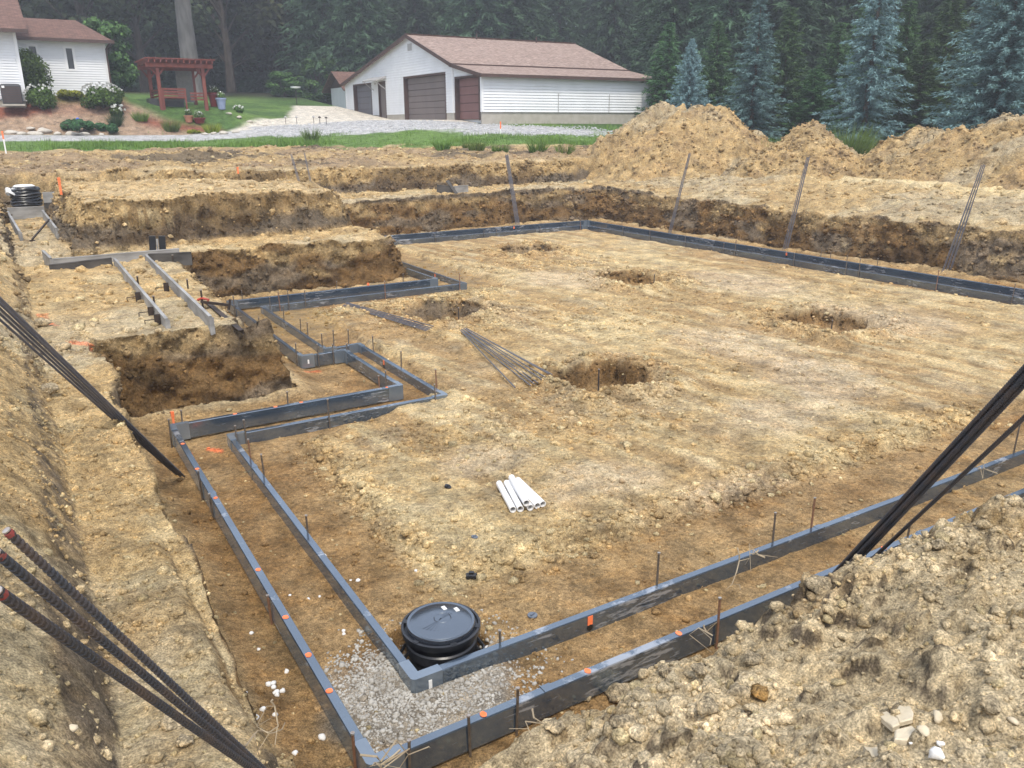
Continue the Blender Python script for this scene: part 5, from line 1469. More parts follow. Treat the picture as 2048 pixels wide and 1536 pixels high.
# broad-leaved trees on the left
bl_list = (('B2',232,57,60,.9,"bushy olive-green small tree beside the house's right corner"),('B2',575,74,150,.8,"low rounded tree at the wood's edge left of the barn"),('B2',640,78,120,1.1,"vine-covered round tree just left of the barn"),('B2',735,84,70,1.1,"pale green tree rising behind the barn's left slope"),
           ('B1',60,82,-160,1.2,"dark broad tree behind the house roof"),('B1',190,78,-140,1.2,"dark broad tree behind the house's right end"),('B1',300,80,-160,1.2,"dark broad tree behind the pergola's left side"),('B1',470,84,-160,1.2,"dark broad tree right of the thick trunk"),('B1',560,88,-120,1.2,"dark broad tree above the lawn"),('B3',680,96,-80,1.2,"tall lighter tree behind the barn's left slope"),('B3',790,98,-70,1.2,"tall lighter tree behind the barn ridge"))
for (kd,u,d,top,w,lb) in bl_list:
    x, y = at_head(u, d); z = zgv(x,y)-.1; zt = HC+(249-top)/1708*d
    H0 = {'B1':13,'B2':6.5,'B3':16}[kd]; sc = (zt-z)/(H0*1.12)
    make_tree(kd, "leafy_tree", lb, "leafy trees at the wood's edge", (x,y,z), w*max(.7,min(1.4,sc)), random.uniform(0,6), sc)
x, y = at_head(393, 72); z = zgv(x,y)
e = empty("old_tree", (x,y,z-.2), "thick grey trunk of an old tree behind the pergola", "tree")
mb = MB(); mb.tube([(0,0,0),(.05,0,1.0),(0,0,6),(.2,.1,14)], [1.1,.7,.58,.42], 14); mb.build("trunk", pmat("grey_bark",(.12,.11,.10),(.19,.175,.16),4,.95,.7,12,stretch=(1,1,.25)), e, smooth_shade=True)
rng = np.random.default_rng(5); Ts=[]; tn=[]
for q in range(22):
    T,t = leaf_blob(rng, (rng.normal(0,3.2),rng.normal(0,3.2),rng.uniform(11,18)), 1.7, 260, .36); Ts.append(T); tn.append(t)
tris_obj("crown", np.concatenate(Ts), np.concatenate(tn), M_LEAFD, e)
# ------------------------------------------------------------------ shrubs and flowers by the house
def shrub(u, v, d, w, h, n, size, mat, label, name="shrub", flowers=0, blades=False, seed=1):
    rng = np.random.default_rng(seed+int(u))
    x, y = at_head(u, d); z = zgv(x,y)
    e = empty(name, (x,y,z-.03), label, "shrub" if not blades else "plant")
    if blades:
        a = rng.uniform(0,6.28,n); r = w*.28*np.sqrt(rng.random(n)); p = np.stack([r*np.cos(a),r*np.sin(a),np.zeros(n)],1)
        d_ = unit(np.stack([np.cos(a)*rng.uniform(.1,.9,n),np.sin(a)*rng.uniform(.1,.9,n),np.ones(n)],1)); L = h*rng.uniform(.6,1.15,n)
        sd = unit(np.cross(d_, rng.normal(0,1,(n,3)))); T = np.stack([p-sd*size, p+sd*size, p+d_*L[:,None]],1); tn = rng.random(n)
        tris_obj("blades", T, tn, mat, e)
    else:
        Ts, tn = [], []
        for k in range(16):
            rb = min(w,h)*.34; aa = rng.uniform(0,6.28); q_ = math.sqrt(rng.random())*max(0,w*.5-rb*.8)
            c = (math.cos(aa)*q_, math.sin(aa)*q_, max(rb*.6, (h-rb*.8)*rng.uniform(.35,1.0)*(1-.5*(q_/(w*.5))**2)))
            T, t = leaf_blob(rng, c, rb, n//12, size); Ts.append(T); tn.append(t)
        T = np.concatenate(Ts); T[:,:,2] = np.maximum(T[:,:,2], .0)
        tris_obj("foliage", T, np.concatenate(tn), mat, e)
        mb = MB()
        for k in range(6):
            mb.tube([(0,0,0),(rng.normal(0,w*.1),rng.normal(0,w*.1),h*.35),(rng.normal(0,w*.2),rng.normal(0,w*.2),h*.7)],[.03,.02,.008],5)
        mb.build("stems", M_BARK, e)
    if flowers:
        Ts, tn = [], []
        for k in range(flowers):
            a = rng.uniform(0,6.28); el = rng.uniform(.15,1.3)
            c = np.array([math.cos(a)*math.cos(el)*w*.5, math.sin(a)*math.cos(el)*w*.5, h*.45+math.sin(el)*h*.55])
            T, t = leaf_blob(rng, c, .06, 14, .07); Ts.append(T); tn.append(t)
        tris_obj("flower_heads", np.concatenate(Ts), np.concatenate(tn), M_PETAL, e)["kind"] = "stuff"
    return e
shrub(80,0,51.0,2.1,2.6,6400,.10,M_SHRUB,"tall round green shrub between the house blocks")
shrub(90,0,49.4,1.5,1.25,3000,.10,M_SHRUB,"white flowering bush in front of the tall round shrub","flowering_bush",26)
shrub(212,0,49.6,2.2,1.3,4600,.10,M_SHRUB,"broad white flowering bush at the house wing's corner","flowering_bush",80)
shrub(240,0,49.0,.8,.7,1500,.09,M_SHRUB,"small white flowering bush right of the broad one","flowering_bush",20)
shrub(150,0,50.3,1.5,.6,1800,.09,M_YELL,"low yellow-green shrub under the wing's wall")
shrub(165,0,47.7,3.7,.8,7500,.08,M_JUN,"spreading dark green juniper around the blue ornament","juniper")
shrub(232,0,48.4,.7,.8,260,.012,M_JUN,"spiky dark clump left of the mulch strip","iris_clump",blades=True)
shrub(283,0,49.0,1.0,.55,420,.012,M_GRASS,"grassy daylily clump nearest the pergola's left post","daylily",blades=True)
shrub(342,0,48.4,1.1,.65,480,.012,M_GRASS,"bright grassy daylily clump in the mulch strip","daylily",blades=True)
shrub(385,0,48.0,.8,.30,900,.07,M_YELL,"low yellow edging plant between the daylily clumps")
shrub(422,0,47.8,1.0,.6,420,.012,M_YELL,"yellowish daylily clump at the right end of the mulch strip","daylily",blades=True)
shrub(480,0,52.0,.7,.4,700,.07,M_SHRUB,"small flowering plant right of the planters","flowering_bush",10)
# weeds on the bank before the barn
for i, (u, d, h, lb) in enumerate(((620,41.5,.75,"tall corn-like weed at the drive's edge"),(884,36.5,.55,"bright grass tuft left of the orange-topped lath"),(938,37.0,.35,"small grass tuft right of the orange-topped lath"),(952,35.5,.55,"bright grass tuft on the gravel bank"),(1075,34.5,.75,"large bright grass tuft at the gravel's right end"),(1000,34.8,.45,"grass tuft on the dirt edge below the gravel"),(1130,34,.55,"grass tuft at the right end of the grass strip"))):
    shrub(u,0,d,.9,h,260,.016,M_GRASS,lb,"weed_tuft",blades=True,seed=i)
for i, (u, d, h, w, lb) in enumerate(((1545,36,1.3,2.4,"patch of tall grass left of the pointed dirt heap"),(1700,35.5,1.7,1.8,"tall pale reed clump behind the pointed dirt heap"),(1660,36.5,1.3,1.5,"tall leafy weeds left of the reed clump"),(1590,36.5,1.2,1.8,"green weeds between the two left dirt heaps"))):
    shrub(u,0,d,w,h,900,.018,M_GRASS,lb,"tall_grass",blades=True,seed=40+i)
# grass along the dug edge
def grass_blades():
    rng = np.random.default_rng(77)
    n = 60000
    x = rng.uniform(-3, 31, n); t = rng.gamma(1.6, 1.5, n)-.25; y = yb(x)+t
    e = fbm(x, y, 1.2, 4, 401)
    keep = (t+1.3*e > -.1)&(t < 9)&(rng.random(n) < .15+.85*smooth(-.35,.35,fbm(x,y,2.2,3,871)))
    keep &= ~((np.abs(y-45) < 1.9)&(x < 12))
    x, y, t = x[keep], y[keep], t[keep]
    _, _, _ = 0, 0, 0
    dr = (x >= 12)&(np.abs(y-np.interp(x,[12,16,20,24,26],[45.2,43.6,41.0,37.2,36.0])) < np.interp(x,[12,20,24,26],[2.6,3.0,1.9,.2]))
    gm = poly_sd(x, y, [(19.5,36.5),(25.5,34.6),(28.0,37.5),(22.5,40.0)]) < .1
    ap = poly_sd(x, y, [(10.5,46.2),(16,44.6),(22.5,41.0),(22.9,41.0),(22.9,62),(19,62),(15.5,52),(11,47.6)]) < .1
    ok = ~(dr|gm|ap); x, y = x[ok], y[ok]
    z = Zfull(x, y); n = len(x)
    clump = smooth(-.2,.6,fbm(x,y,.9,3,881))
    h = (.07+.16*clump)*rng.uniform(.6,1.4,n); a = rng.uniform(0,6.28,n)
    p = np.stack([x,y,z-.01],1); d = unit(np.stack([np.cos(a)*.4,np.sin(a)*.4,np.ones(n)],1)); s = np.stack([-np.sin(a),np.cos(a),np.zeros(n)],1)*.012
    T = np.stack([p-s,p+s,p+d*h[:,None]],1)
    o = tris_obj("grass", T, np.clip(.35+.4*clump+rng.normal(0,.2,n),0,1), M_GRASS, None)
    tag(o, "bright green grass along the edge of the dug ground", kind="stuff")
grass_blades()
def hit(u, v, tmax=60.0):
    """where the sight line through a photo pixel meets the ground"""
    d = ray(u, v); t = np.concatenate([np.linspace(.6, 8, 700), np.linspace(8.02, tmax, 1600)])
    P = np.array([0,0,HC])[None] + d[None]*t[:,None]
    g = Zfull(P[:,0], P[:,1]); k = np.argmax(P[:,2] <= g)
    return P[max(k,1)]
# ================================================================== LOOSE STONES, CLODS, SMALL GARDEN THINGS
def ico(sub):
    bm = bmesh.new(); bmesh.ops.create_icosphere(bm, subdivisions=sub, radius=1.0)
    V = np.array([v.co[:] for v in bm.verts]); F = np.array([[v.index for v in f.verts] for f in bm.faces]); bm.free(); return V, F
ICO1, ICO2, ICO3 = ico(1), ico(2), ico(3)
def rock_variant(base, seed, angular=.35):
    V, F = base; rng = np.random.default_rng(seed)
    f = rng.normal(0,1,3); s = rng.uniform(0,50)
    r = 1 + angular*(vn3(V[:,0]*1.3+s, V[:,1]*1.3+s, V[:,2]*1.3+s, seed)-.5)*2 + angular*.5*(vn3(V[:,0]*3+s, V[:,1]*3, V[:,2]*3, seed+1)-.5)*2
    W = V*r[:,None]
    for k in range(4):                      # broken facets
        n = unit(rng.normal(0,1,3)); c = rng.uniform(.55,.85)
        d = W@n; W = W - np.clip(d-c,0,None)[:,None]*n*.9
    return W*np.array([1,rng.uniform(.7,1),rng.uniform(.55,.85)]), F
def scatter(name, x, y, size, base, mat, label, cols=None, sink=.25, seed=1, nvar=10, zf=None, angular=.55):
    rng = np.random.default_rng(seed); n = len(x)
    z = (Zfull(x, y) if zf is None else zf)
    var = [rock_variant(base, seed*31+k, angular) for k in range(nvar)]
    nv = len(var[0][0]); pick = rng.integers(0,nvar,n)
    VV = np.stack([v[0] for v in var])[pick]                       # n,nv,3
    a = rng.uniform(0,6.28,n); ca, sa = np.cos(a), np.sin(a)
    X = VV[:,:,0]*ca[:,None]-VV[:,:,1]*sa[:,None]; Y = VV[:,:,0]*sa[:,None]+VV[:,:,1]*ca[:,None]
    s = size[:,None]
    P = np.stack([X*s+x[:,None], Y*s+y[:,None], VV[:,:,2]*s+(z+size*(.45-2*sink*.6))[:,None]],-1).reshape(-1,3)
    F = (var[0][1][None]+ (np.arange(n)*nv)[:,None,None]).reshape(-1,3)
    me = mesh_from(name, P, F, mat, False)
    if cols is not None: set_attrs(me, np.repeat(cols,nv,0), np.zeros(len(P)))
    o = obj(name, me); tag(o, label, kind="stuff"); return o
def ground_cols(x, y, rng, lift=1.12):
    z = Zbase(x, y); c, w, ye = soil_colour(x, y, z, np.zeros(len(x)))
    c = c*rng.uniform(.85,1.35,len(x))[:,None]*lift
    pale = rng.random(len(x)) < .16
    c[pale] = C_PALE*rng.uniform(.8,1.25,pale.sum())[:,None]
    return np.clip(c,.01,.85)
rng = np.random.default_rng(2024)
# clods on the near bank
n = 16000
x = rng.uniform(.3,7.5,n); y = rng.uniform(.7,3.0,n)
dens = smooth(-.5,.5,fbm(x,y,.8,3,901))
k = (rng.random(n) < .2+.8*dens)&(y < 2.2+.58*smooth(1.2,1.9,x)); x, y = x[k], y[k]
sz = .007+.012*rng.random(len(x))**2+.035*(rng.random(len(x))**14)
scatter("bank_clods", x, y, sz, ICO1, M_GROUND, "loose crumbs of soil covering the near bank", ground_cols(x,y,rng,1.05), seed=3)
# bigger clods tumbled over the near bank's left half
n = 900
x = rng.uniform(.7,3.4,n); y = rng.uniform(1.2,2.75,n); k = (rng.random(n) < smooth(4.2,1.2,x)*(.25+.75*smooth(-.4,.5,fbm(x,y,.6,3,903)))); k &= (y < 1.9+.35*smooth(1.2,2.0,x)+.3*(x>1.7)); x, y = x[k], y[k]
sz = .014+.030*rng.random(len(x))**2
scatter("bank_lumps", x, y, sz, ICO2, M_GROUND, "fist-sized lumps of soil tumbled over the near bank", ground_cols(x,y,rng,1.02), seed=4, angular=.6)
# crumbs along the left bank
n = 9000
x = rng.uniform(-1.0,.60,n); y = 1.6+rng.random(n)**1.4*9; k = rng.random(n) < .25+.75*smooth(-.4,.5,fbm(x,y,.7,3,905)); x, y = x[k], y[k]
sz = .006+.012*rng.random(len(x))**2.2+.03*(rng.random(len(x))**16)
scatter("left_bank_clods", x, y, sz, ICO1, M_GROUND, "loose crumbs of soil covering the left bank", ground_cols(x,y,rng,1.05), seed=5)
# stones over the floor
n = 26000
r = 3.2+rng.random(n)**1.25*20; a = rng.uniform(math.radians(2),math.radians(66),n); x, y = r*np.sin(a), r*np.cos(a)
sdp = poly_sd(x,y,PIT); inn = poly_sd(x,y,PAD)
k = (sdp < -.12)&(rng.random(n) < np.where(inn < 0, .15+.85*smooth(-.25,.55,fbm(x,y,1.3,4,911)), .35))
x, y, r = x[k], y[k], r[k]
sz = (.0065+.013*rng.random(len(x))**2.4+.030*(rng.random(len(x))**14))*(.8+.045*r)
scatter("floor_stones", x, y, sz, ICO1, M_GROUND, "small stones and crumbs spread over the pit floor", ground_cols(x,y,rng,1.15), seed=7)
# crumbs around the footing holes
xs, ys = [], []
for (cx,cy,hx,hy,dp) in HOLES:
    m_ = 700; q = rng.normal(0,1,(m_,2)); q = unit(q)*(1.12+np.abs(rng.normal(0,.42,m_)))[:,None]
    xs.append(cx+q[:,0]*hx*1.12); ys.append(cy+q[:,1]*hy*1.12)
for (ax,ay,bx,by,w,m_) in ((4.6,14.1,8.4,14.3,.25,900),(6.2,12.2,9.5,11.0,.8,700),(3.0,7.6,6.0,6.9,.5,900),(2.4,4.9,9.5,4.9,.16,1100),(2.35,5.2,2.4,8.2,.14,500),(9.3,16.6,12.5,16.2,.4,700)):
    t = rng.random(m_); xs.append(ax+(bx-ax)*t+rng.normal(0,w,m_)); ys.append(ay+(by-ay)*t+rng.normal(0,w,m_))
x, y = np.concatenate(xs), np.concatenate(ys); k = poly_sd(x,y,PIT) < -.1; x, y = x[k], y[k]
sz = .014+.022*rng.random(len(x))**2+.05*(rng.random(len(x))**12)
scatter("spoil_crumbs", x, y, sz, ICO1, M_GROUND, "crumbly spoil thrown up around the holes and ledges of the floor", ground_cols(x,y,rng,1.1), seed=9)
# benches and heaps further off
n = 12000
x = rng.uniform(-2,23,n); y = rng.uniform(9.5,38,n); k = (poly_sd(x,y,PIT) > .45)&(y < yb(x)-.6)&(np.hypot(x,y) > 9)&((x < 7.5)|(y > 23.6)|(x > 18)); x, y = x[k], y[k]
sz = .02+.035*rng.random(len(x))**2+.09*(rng.random(len(x))**12)
scatter("bench_clods", x, y, sz, ICO1, M_GROUND, "loose clods on the benches and heaps around the pit", ground_cols(x,y,rng,1.05), seed=11)
# clods standing proud of the cut faces
V_, C_, N_, W_ = STEEP
idx = rng.choice(len(V_), 15000, p=W_)
pp = V_[idx] + rng.normal(0,.02,(len(idx),3)); cc = np.clip(C_[idx]*rng.uniform(.7,1.5,len(idx))[:,None],.01,.8)
far_ = np.hypot(pp[:,0],pp[:,1])
sz = (.010+.020*rng.random(len(idx))**2+.05*(rng.random(len(idx))**10))*(.55+.035*far_)
scatter("wall_clods", pp[:,0]+N_[idx][:,0]*sz*.2, pp[:,1]+N_[idx][:,1]*sz*.2, sz, ICO1, M_GROUND, "crumbs of dark soil standing out from the cut faces", cc, seed=15, zf=pp[:,2]-sz*.15)
hv = [a_[0] for a_ in HEAPV]; hn = np.concatenate([a_[2] for a_ in HEAPV]); hc = np.concatenate([a_[1] for a_ in HEAPV]); hv = np.concatenate(hv)
idx = rng.integers(0, len(hv), 11000); pp = hv[idx]+rng.normal(0,.04,(len(idx),3)); sz = .018+.045*rng.random(len(idx))**2.2+.09*(rng.random(len(idx))**12)
scatter("heap_clods", pp[:,0], pp[:,1], sz, ICO1, M_GROUND, "loose clods covering the spoil heaps", np.clip(hc[idx]*rng.uniform(.65,1.4,len(idx))[:,None],.01,.8), seed=19, zf=pp[:,2]-sz*.15)
# grey gravel round the sump
M_STONE = pmat("grey_gravel_stone", (0.29,0.27,0.235), (0.45,0.43,0.385), 9, .9, .2, 60)
n = 5200
q = rng.normal(0,1,(n,2)); x = 1.72+q[:,0]*.36; y = 3.95+q[:,1]*.30
k = (np.hypot(x-SX,y-SY) > .27)&(np.abs(x-1.65) > (.035*(y>3.85)))&(np.hypot((x-1.75)/1.0,(y-4.0)/.85) < .85+.15*fbm(x,y,.3,3,931))&(y > 3.38)&(x > 1.2)
k &= ~((np.abs(y-3.88) < .04)&(x > 1.62)); x, y = x[k], y[k]
sz = .0055+.008*rng.random(len(x))**1.6+.016*(rng.random(len(x))**10)
scatter("sump_gravel", x, y, sz, ICO1, M_STONE, "pale grey gravel heaped around the sump basin and form corner", None, seed=13)
# grey drive gravel bank
n = 5000
x = rng.uniform(12,28.5,n); y = rng.uniform(34,47,n)
k = (np.abs(y-np.interp(x,[12,16,20,24,26],[45.2,43.6,41.0,37.2,36.0])) < 2.6)|(poly_sd(x,y,[(19.5,36.5),(25.5,34.6),(28.0,37.5),(22.5,40.0)]) < .2); x, y = x[k], y[k]
scatter("drive_gravel", x, y, .03+.05*rng.random(len(x))**2, ICO1, pmat("drive_stone",(.32,.32,.33),(.5,.5,.5),3,.9), "coarse grey stones on the gravel bank before the barn", None, seed=17)
# white pebbles, each its own
M_PEB = pmat("white_quartz", (0.66,0.65,0.62), (0.78,0.77,0.75), 14, .7, .2, 60)
peb = [(649,1110,.014),(617,1197,.011),(554,1395,.015),(580,1190,.009),(518,1302,.013),(573,1342,.016),(547,1372,.017),(537,1376,.015),(548,1380,.014),(553,1390,.018),(565,1385,.014),(494,1410,.015),(528,1437,.018),(551,1443,.014),(515,1460,.017),(645,1477,.018),(591,1523,.014),(687,1260,.012),(688,1267,.011),(716,1160,.014),(701,1160,.010),(832,1141,.013),(715,1195,.010),(639,1192,.009),(503,1270,.013),(424,1267,.012),(975,1285,.02)]
pv = [mesh_from("white_pebble", *rock_variant(ICO2, 300+i, .3), M_PEB, True) for i in range(6)]
peb.sort()
for i, (u, v, r) in enumerate(peb):
    p = atZ(u, v, .04); o = obj("white_pebble", pv[i % 6], None, (p[0],p[1],zg(p[0],p[1])+r*.35), (0,0,i*1.3)); r *= 1.45; o.scale = (r,r,r)
    tag(o, f"{nth(i+1)} white pebble from the left near the front corner of the forms", "pebble", "white pebbles on the trench floor")
# named clods on the near bank
def clod(u, v, z, r, col, label, seed, squash=.8, group="large clods on the near bank"):
    p = hit(u, v+r*120)
    V, F = rock_variant(ICO3, seed, .34)
    rn = vn3(V[:,0]*5+seed,V[:,1]*5,V[:,2]*5,seed)-.5; rn2 = vn3(V[:,0]*12+seed,V[:,1]*12,V[:,2]*12,seed+4)-.5
    V = V*(1+.30*rn+.16*rn2)[:,None]*np.array([1,1,squash])
    me = mesh_from("soil_clod", V*r, F, M_GROUND, True)
    set_attrs(me, np.tile(np.array(col),(len(V),1)), np.zeros(len(V)))
    zz = max(zg(p[0],p[1])+r*.35, z-.02) if zg(p[0],p[1]) > z-.3 else zg(p[0],p[1])+r*.4
    o = obj("soil_clod", me, None, (p[0],p[1],zg(p[0],p[1])+r*.42), (0,0,seed)); tag(o, label, "clod", group); return o
CG, CY = np.array([.52,.42,.27]), np.array([.42,.26,.10])
for (u,v,z,r,c,lb,sd_) in ((1240,1385,1.12,.105,CG,"largest round clod of soil, hanging over the near outer form",71),(1235,1395,1.2,.068,CG*.95,"clod right below the largest one",72),(1170,1390,1.15,.05,CG,"clod just left below the largest one",73),(1520,1388,1.28,.046,CY,"yellow-ochre clod in the middle of the near bank",74),(1478,1390,1.28,.048,CG*.95,"grey clod touching the ochre one's left side",75),(1400,1345,1.22,.04,CG*.9,"grey clod above left of the ochre clod",76),(1330,1345,1.2,.035,CG,"small clod right of the largest one",77),(1500,1320,1.25,.042,CG*.85,"dark-gapped clod above the ochre clod",78),(1415,1420,1.3,.05,CG,"broad clod below left of the ochre clod",79),(1110,1460,1.2,.045,CG,"clod at the left end of the near bank",80),(1250,1450,1.28,.05,CG*1.02,"clod low on the near bank's left half",81),(1070,1418,1.12,.028,CG*1.05,"smooth little clod beside a form stake on the near bank",82),(1640,1170,1.18,.075,CG*.9,"rooty clod sticking up on the crest over the near inner form",83),(1880,1090,1.2,.045,CG*.95,"clod on the crest right of the thick rebar bundle",84),(1980,1420,1.5,.035,CG,"clod at the right edge of the near bank",85),(345,1450,1.2,.05,CG*1.1,"pale clod beside the three rebar at bottom left",86),(370,1490,1.25,.04,CG*1.05,"second pale clod beside the three rebar at bottom left",87),(125,690,1.15,.10,CG*.95,"clod of soil left of the leaning rebar bundle's middle",88),(85,640,1.3,.10,CG*.9,"clod of soil up the left slope",89),(95,775,1.3,.09,CG*.85,"hanging clod under the leaning rebar bundle",90)):
    clod(u,v,z,r,c,lb,sd_)
# pale flat lumps of clay and white stones at lower right
M_CLAYL = pmat("pale_clay", (0.50,0.42,0.29), (0.60,0.52,0.38), 9, .85, .3, 40)
def slab(u, v, pix, z, label, mat, th=.010, seed=1):
    z = float(hit(u, v)[2]); P = [atZ(u+a, v+b, z) for a, b in pix]; c = sum(P)/len(P)
    gs = np.array([zgv(q[0],q[1]) for q in P])+(z-zgv(c[0],c[1]))+.004; A_ = np.array([[q[0]-c[0],q[1]-c[1],1] for q in P]); co = np.linalg.lstsq(A_, gs, rcond=None)[0]
    gm_ = lambda X_, Y_: float(co[0]*(X_-c[0])+co[1]*(Y_-c[1])+co[2])
    g = gm_(c[0], c[1]); rg = np.random.default_rng(seed)
    V, F = [], []
    n = len(P)
    for lift, sc in ((-.01,1.03),(th*.7,1.0),(th,.88)):
        for q in P: V.append(((q[0]-c[0])*sc, (q[1]-c[1])*sc, lift+gm_(q[0],q[1])-g+rg.normal(0,.0015)))
    for l in range(2):
        for i in range(n): j=(i+1)%n; F.append((l*n+i,l*n+j,(l+1)*n+j,(l+1)*n+i))
    F.append(tuple(range(2*n,3*n)))
    me = mesh_from("clay_slab", V, F, mat, False); o = obj("clay_slab", me, None, (c[0],c[1],g+.006))
    return tag(o, label, "clay lump", "pale clay slabs on the near bank")
slab(1785,1440,[(-30,-12),(-12,-15),(8,8),(12,25),(-2,30),(-18,8)],1.5,"left piece of the cracked pale clay slab",M_CLAYL,seed=1)
slab(1815,1430,[(-30,5),(-16,-18),(2,-22),(10,10),(8,24),(-18,28),(-24,12)],1.5,"upper piece of the cracked pale clay slab",M_CLAYL,seed=2)
slab(1808,1473,[(-18,-12),(14,-16),(22,-5),(18,8),(4,22),(-20,14)],1.5,"lower creamy piece of the cracked pale clay slab",pmat("cream_clay",(.60,.51,.36),(.68,.59,.43),9,.85,.3,40),seed=3)
slab(1755,1512,[(-28,-18),(-12,-8),(6,-14),(18,-4),(10,12),(-12,14),(-18,2)],1.52,"crumbled pale clay patch below the cracked slab",M_CLAYL,seed=4)
for i,(u,v,r,lb) in enumerate(((1844,1467,.026,"angular pale stone right of the cracked clay slab"),(1872,1515,.034,"white angular stone at the lower right"),(1880,1492,.018,"small white stone above the white angular one"),(1820,1493,.009,"tiny white pebble at the clay slab's lower edge"),(1875,1440,.03,"half-buried pale stone right of the slab"),(2025,1445,.022,"smooth tan stone near the right edge"),(143,1465,.03,"tan oblong stone below the three rebar"),(1245,966,.05,"single rounded stone right of the white pipes"),(650,757,.04,"dummy"))):
    if lb == "dummy": continue
    z = 1.5 if v > 1300 else .12
    if u < 600: z = 1.3
    p = hit(u,v); V,F = rock_variant(ICO2, 400+i, .5); r *= .8
    mt_ = M_PEB if lb.startswith(("white","small white","tiny white")) else (pmat("tan_stone",(.36,.26,.15),(.44,.33,.2),9,.85,.3,40) if "rounded" in lb else M_CLAYL)
    o = obj("loose_stone", mesh_from("loose_stone", V*r, F, mt_, False), None, (p[0],p[1],zg(p[0],p[1])+r*.4), (0,0,i)); tag(o, lb, "stone", "single stones")
# roots and straw sticking from the banks
M_ROOT = pmat("dry_root", (.36,.29,.19), (.26,.2,.13), 20, .9)
roots = [((1475,1096,3.35),(1481,1180,3.2),"dry root hanging over the near inner form"),((1530,1115,3.3),(1500,1097,3.4),"thin pale root by the rooty clod"),((1995,947,4.6),(1938,930,4.9),"pale root tangle at the crest by the single rebar"),((800,1500,2.2),(745,1530,2.1),"pale straw across the near outer form's corner"),((720,1510,2.2),(860,1495,2.35),"long straw lying over the near corner"),((1065,1418,2.4),(1075,1470,2.3),"curled root beside the third near stake"),((545,1400,2.3),(550,1490,2.2),"dry stalk at the foot of the left bank"),((480,1490,2.1),(570,1445,2.4),"bent straw at the foot of the left bank"),((420,590,12.5),(415,650,10.5),"dummy"),((1408,1250,2.9),(1420,1290,2.8),"thin root over the near outer form")]
for i,(a,b,lb) in enumerate(roots):
    if lb == "dummy": continue
    A, B = atD(a[0],a[1],a[2]*1.0+.4), atD(b[0],b[1],b[2]*1.0+.4)
    rg = np.random.default_rng(i); pts = [A+(B-A)*t+rg.normal(0,.012,3)*math.sin(t*3.14)*2 for t in np.linspace(0,1,7)]
    o0 = pts[0].copy(); mb = MB(); mb.tube([q-o0 for q in pts], list(np.linspace(.004,.0015,7)), 5)
    for k in (2,4):
        mb.tube([pts[k]-o0, pts[k]-o0+rg.normal(0,.03,3), pts[k]-o0+rg.normal(0,.05,3)], [.002,.0015,.001], 4)
    o = mb.build("dry_root", M_ROOT, None, tuple(o0), True); tag(o, lb, "root", "dry roots and straws")
# ------------------------------------------------------------------ garden ornaments and planters
M_TERRA = pmat("terracotta", (.42,.20,.12), (.36,.16,.10), 8, .8); M_MAROON = pmat("maroon_glaze",(.18,.03,.03),(.14,.025,.025),6,.4); M_BLUEP = pmat("pale_blue_glaze",(.22,.27,.40),(.26,.31,.44),6,.4); M_COBALT = pmat("cobalt_glass",(.03,.10,.55),(.05,.15,.65),9,.15)
def pot(u, d, r, h, mat, label, plant=True, seed=0):
    x, y = at_head(u,d); z = zgv(x,y)
    e = empty("planter", (x,y,z), label, "planter", "planters on the lawn")
    mb = MB(); mb.lathe([(r*.68,0),(r*.95,h*.85),(r*1.08,h*.86),(r*1.08,h),(r*.92,h),(r*.9,h*.88),(0,h*.86)], sides=20, cap_lo=True); mb.build("pot", mat, e, smooth_shade=True)
    rg = np.random.default_rng(seed); T,t = leaf_blob(rg,(0,0,h+.12),r*.9,240,.08); tris_obj("leaves",T,t,M_SHRUB,e); T,t = leaf_blob(rg,(0,0,h+.2),r*.8,60,.06); tris_obj("blossom",T,t,M_PETAL,e)
pot(434,52,.33,.75,M_MAROON,"tall maroon planter right of the pergola",seed=1)
pot(447,51.5,.28,.62,M_BLUEP,"pale blue planter beside the maroon one",seed=2)
pot(379,49.5,.24,.36,M_TERRA,"terracotta pot with white flowers before the pergola",seed=3)
pot(400,49.5,.32,.30,M_MAROON,"low dark red bowl before the pergola's right post",seed=4)
x,y = at_head(157,47.2); z = zgv(x,y)
e = empty("garden_ornament",(x,y,z+.35),"blue glass totem ornament in the juniper","ornament")
mb = MB(); mb.lathe([(0,0),(.05,.02),(.09,.12),(.05,.22),(.1,.32),(.06,.42),(0,.45)],sides=14); mb.build("blue_body",M_COBALT,e,smooth_shade=True)
mb = MB(); mb.tube([(0,0,-.5),(0,0,.01)],.012,6); mb.build("rod",M_IRON,e)
x,y = at_head(597,66); z = zgv(x,y)
e = empty("bird_bath",(x,y,z),"small white bird feeder on the lawn left of the barn","bird feeder")
mb = MB(); mb.tube([(0,0,0),(0,0,1.1)],.03,6); mb.build("post",M_IRON,e)
mb = MB(); mb.lathe([(0,1.1),(.35,1.16),(.38,1.26),(.3,1.24),(0,1.2)],sides=14); mb.build("tray",M_TRIM,e,smooth_shade=True)
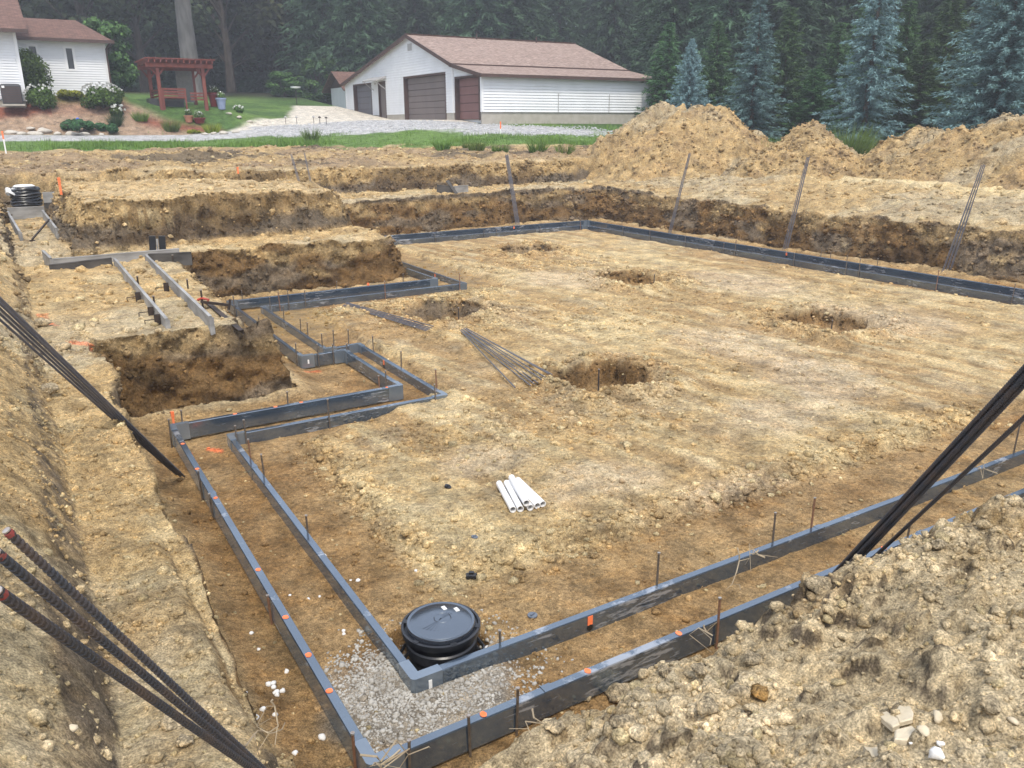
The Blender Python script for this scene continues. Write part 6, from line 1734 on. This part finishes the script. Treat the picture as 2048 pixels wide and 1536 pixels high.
for i,(u,d) in enumerate(((572,50),(594,49.5),(628,49),(640,48.5),(653,48))):
    x,y = at_head(u,d); z = zgv(x,y)
    e = empty("path_light",(x,y,z),f"{ORD[i]} small path light from the left along the concrete apron","path light","path lights along the apron")
    mb = MB(); mb.tube([(0,0,-.05),(0,0,.32)],.014,6); mb.build("post",M_IRON,e)
    mb = MB(); mb.lathe([(0,.42),(.09,.36),(.08,.32),(.03,.32)],sides=12); mb.build("shade",M_IRON if i>2 else M_GREYM,e)
# edging rocks along the bed
M_ROCK = pmat("pale_edging_rock",(.40,.36,.30),(.52,.48,.41),4,.9,.3,20)
rv = [mesh_from("edging_rock", *rock_variant(ICO2,500+i,.3), M_ROCK, True) for i in range(5)]
rr = [(40,46.9,.28),(68,46.8,.34),(112,46.8,.26),(140,46.75,.38),(165,46.75,.34),(20,47.3,.3),(85,47.6,.42),(60,48.0,.3),(200,46.9,.22),(445,46.9,.32),(425,47.0,.2),(408,47.0,.2),(470,47.2,.24),(500,50.5,.2),(460,51.0,.2),(480,50.8,.22),(530,49.5,.18)]
rr.sort()
for i,(u,d,r) in enumerate(rr):
    x,y = at_head(u,d); o = obj("edging_rock", rv[i%5], None, (x,y,zgv(x,y)+r*.15),(0,0,i)); o.scale=(r,r*.8,r*.62)
    tag(o,f"{nth(i+1)} pale rock from the left edging the planting bed by the drive","rock","rocks edging the planting bed")

# ------------------------------------------------------------------ thin moist air
def haze():
    mt = bpy.data.materials.new("thin_haze"); mt.use_nodes = True
    N, L = mt.node_tree.nodes, mt.node_tree.links; N.clear()
    v = N.new("ShaderNodeVolumePrincipled"); v.inputs["Density"].default_value = 0.0017
    v.inputs["Color"].default_value = (0.90, 0.94, 1.0, 1); v.inputs["Anisotropy"].default_value = 0.2
    o = N.new("ShaderNodeOutputMaterial"); L.new(v.outputs[0], o.inputs["Volume"])
    mb = MB(); mb.box(-70, 310, -40, 310, -1.6, 46)
    h = mb.build("haze", mt); tag(h, "thin pale haze veiling the far trees", kind="stuff")
haze()
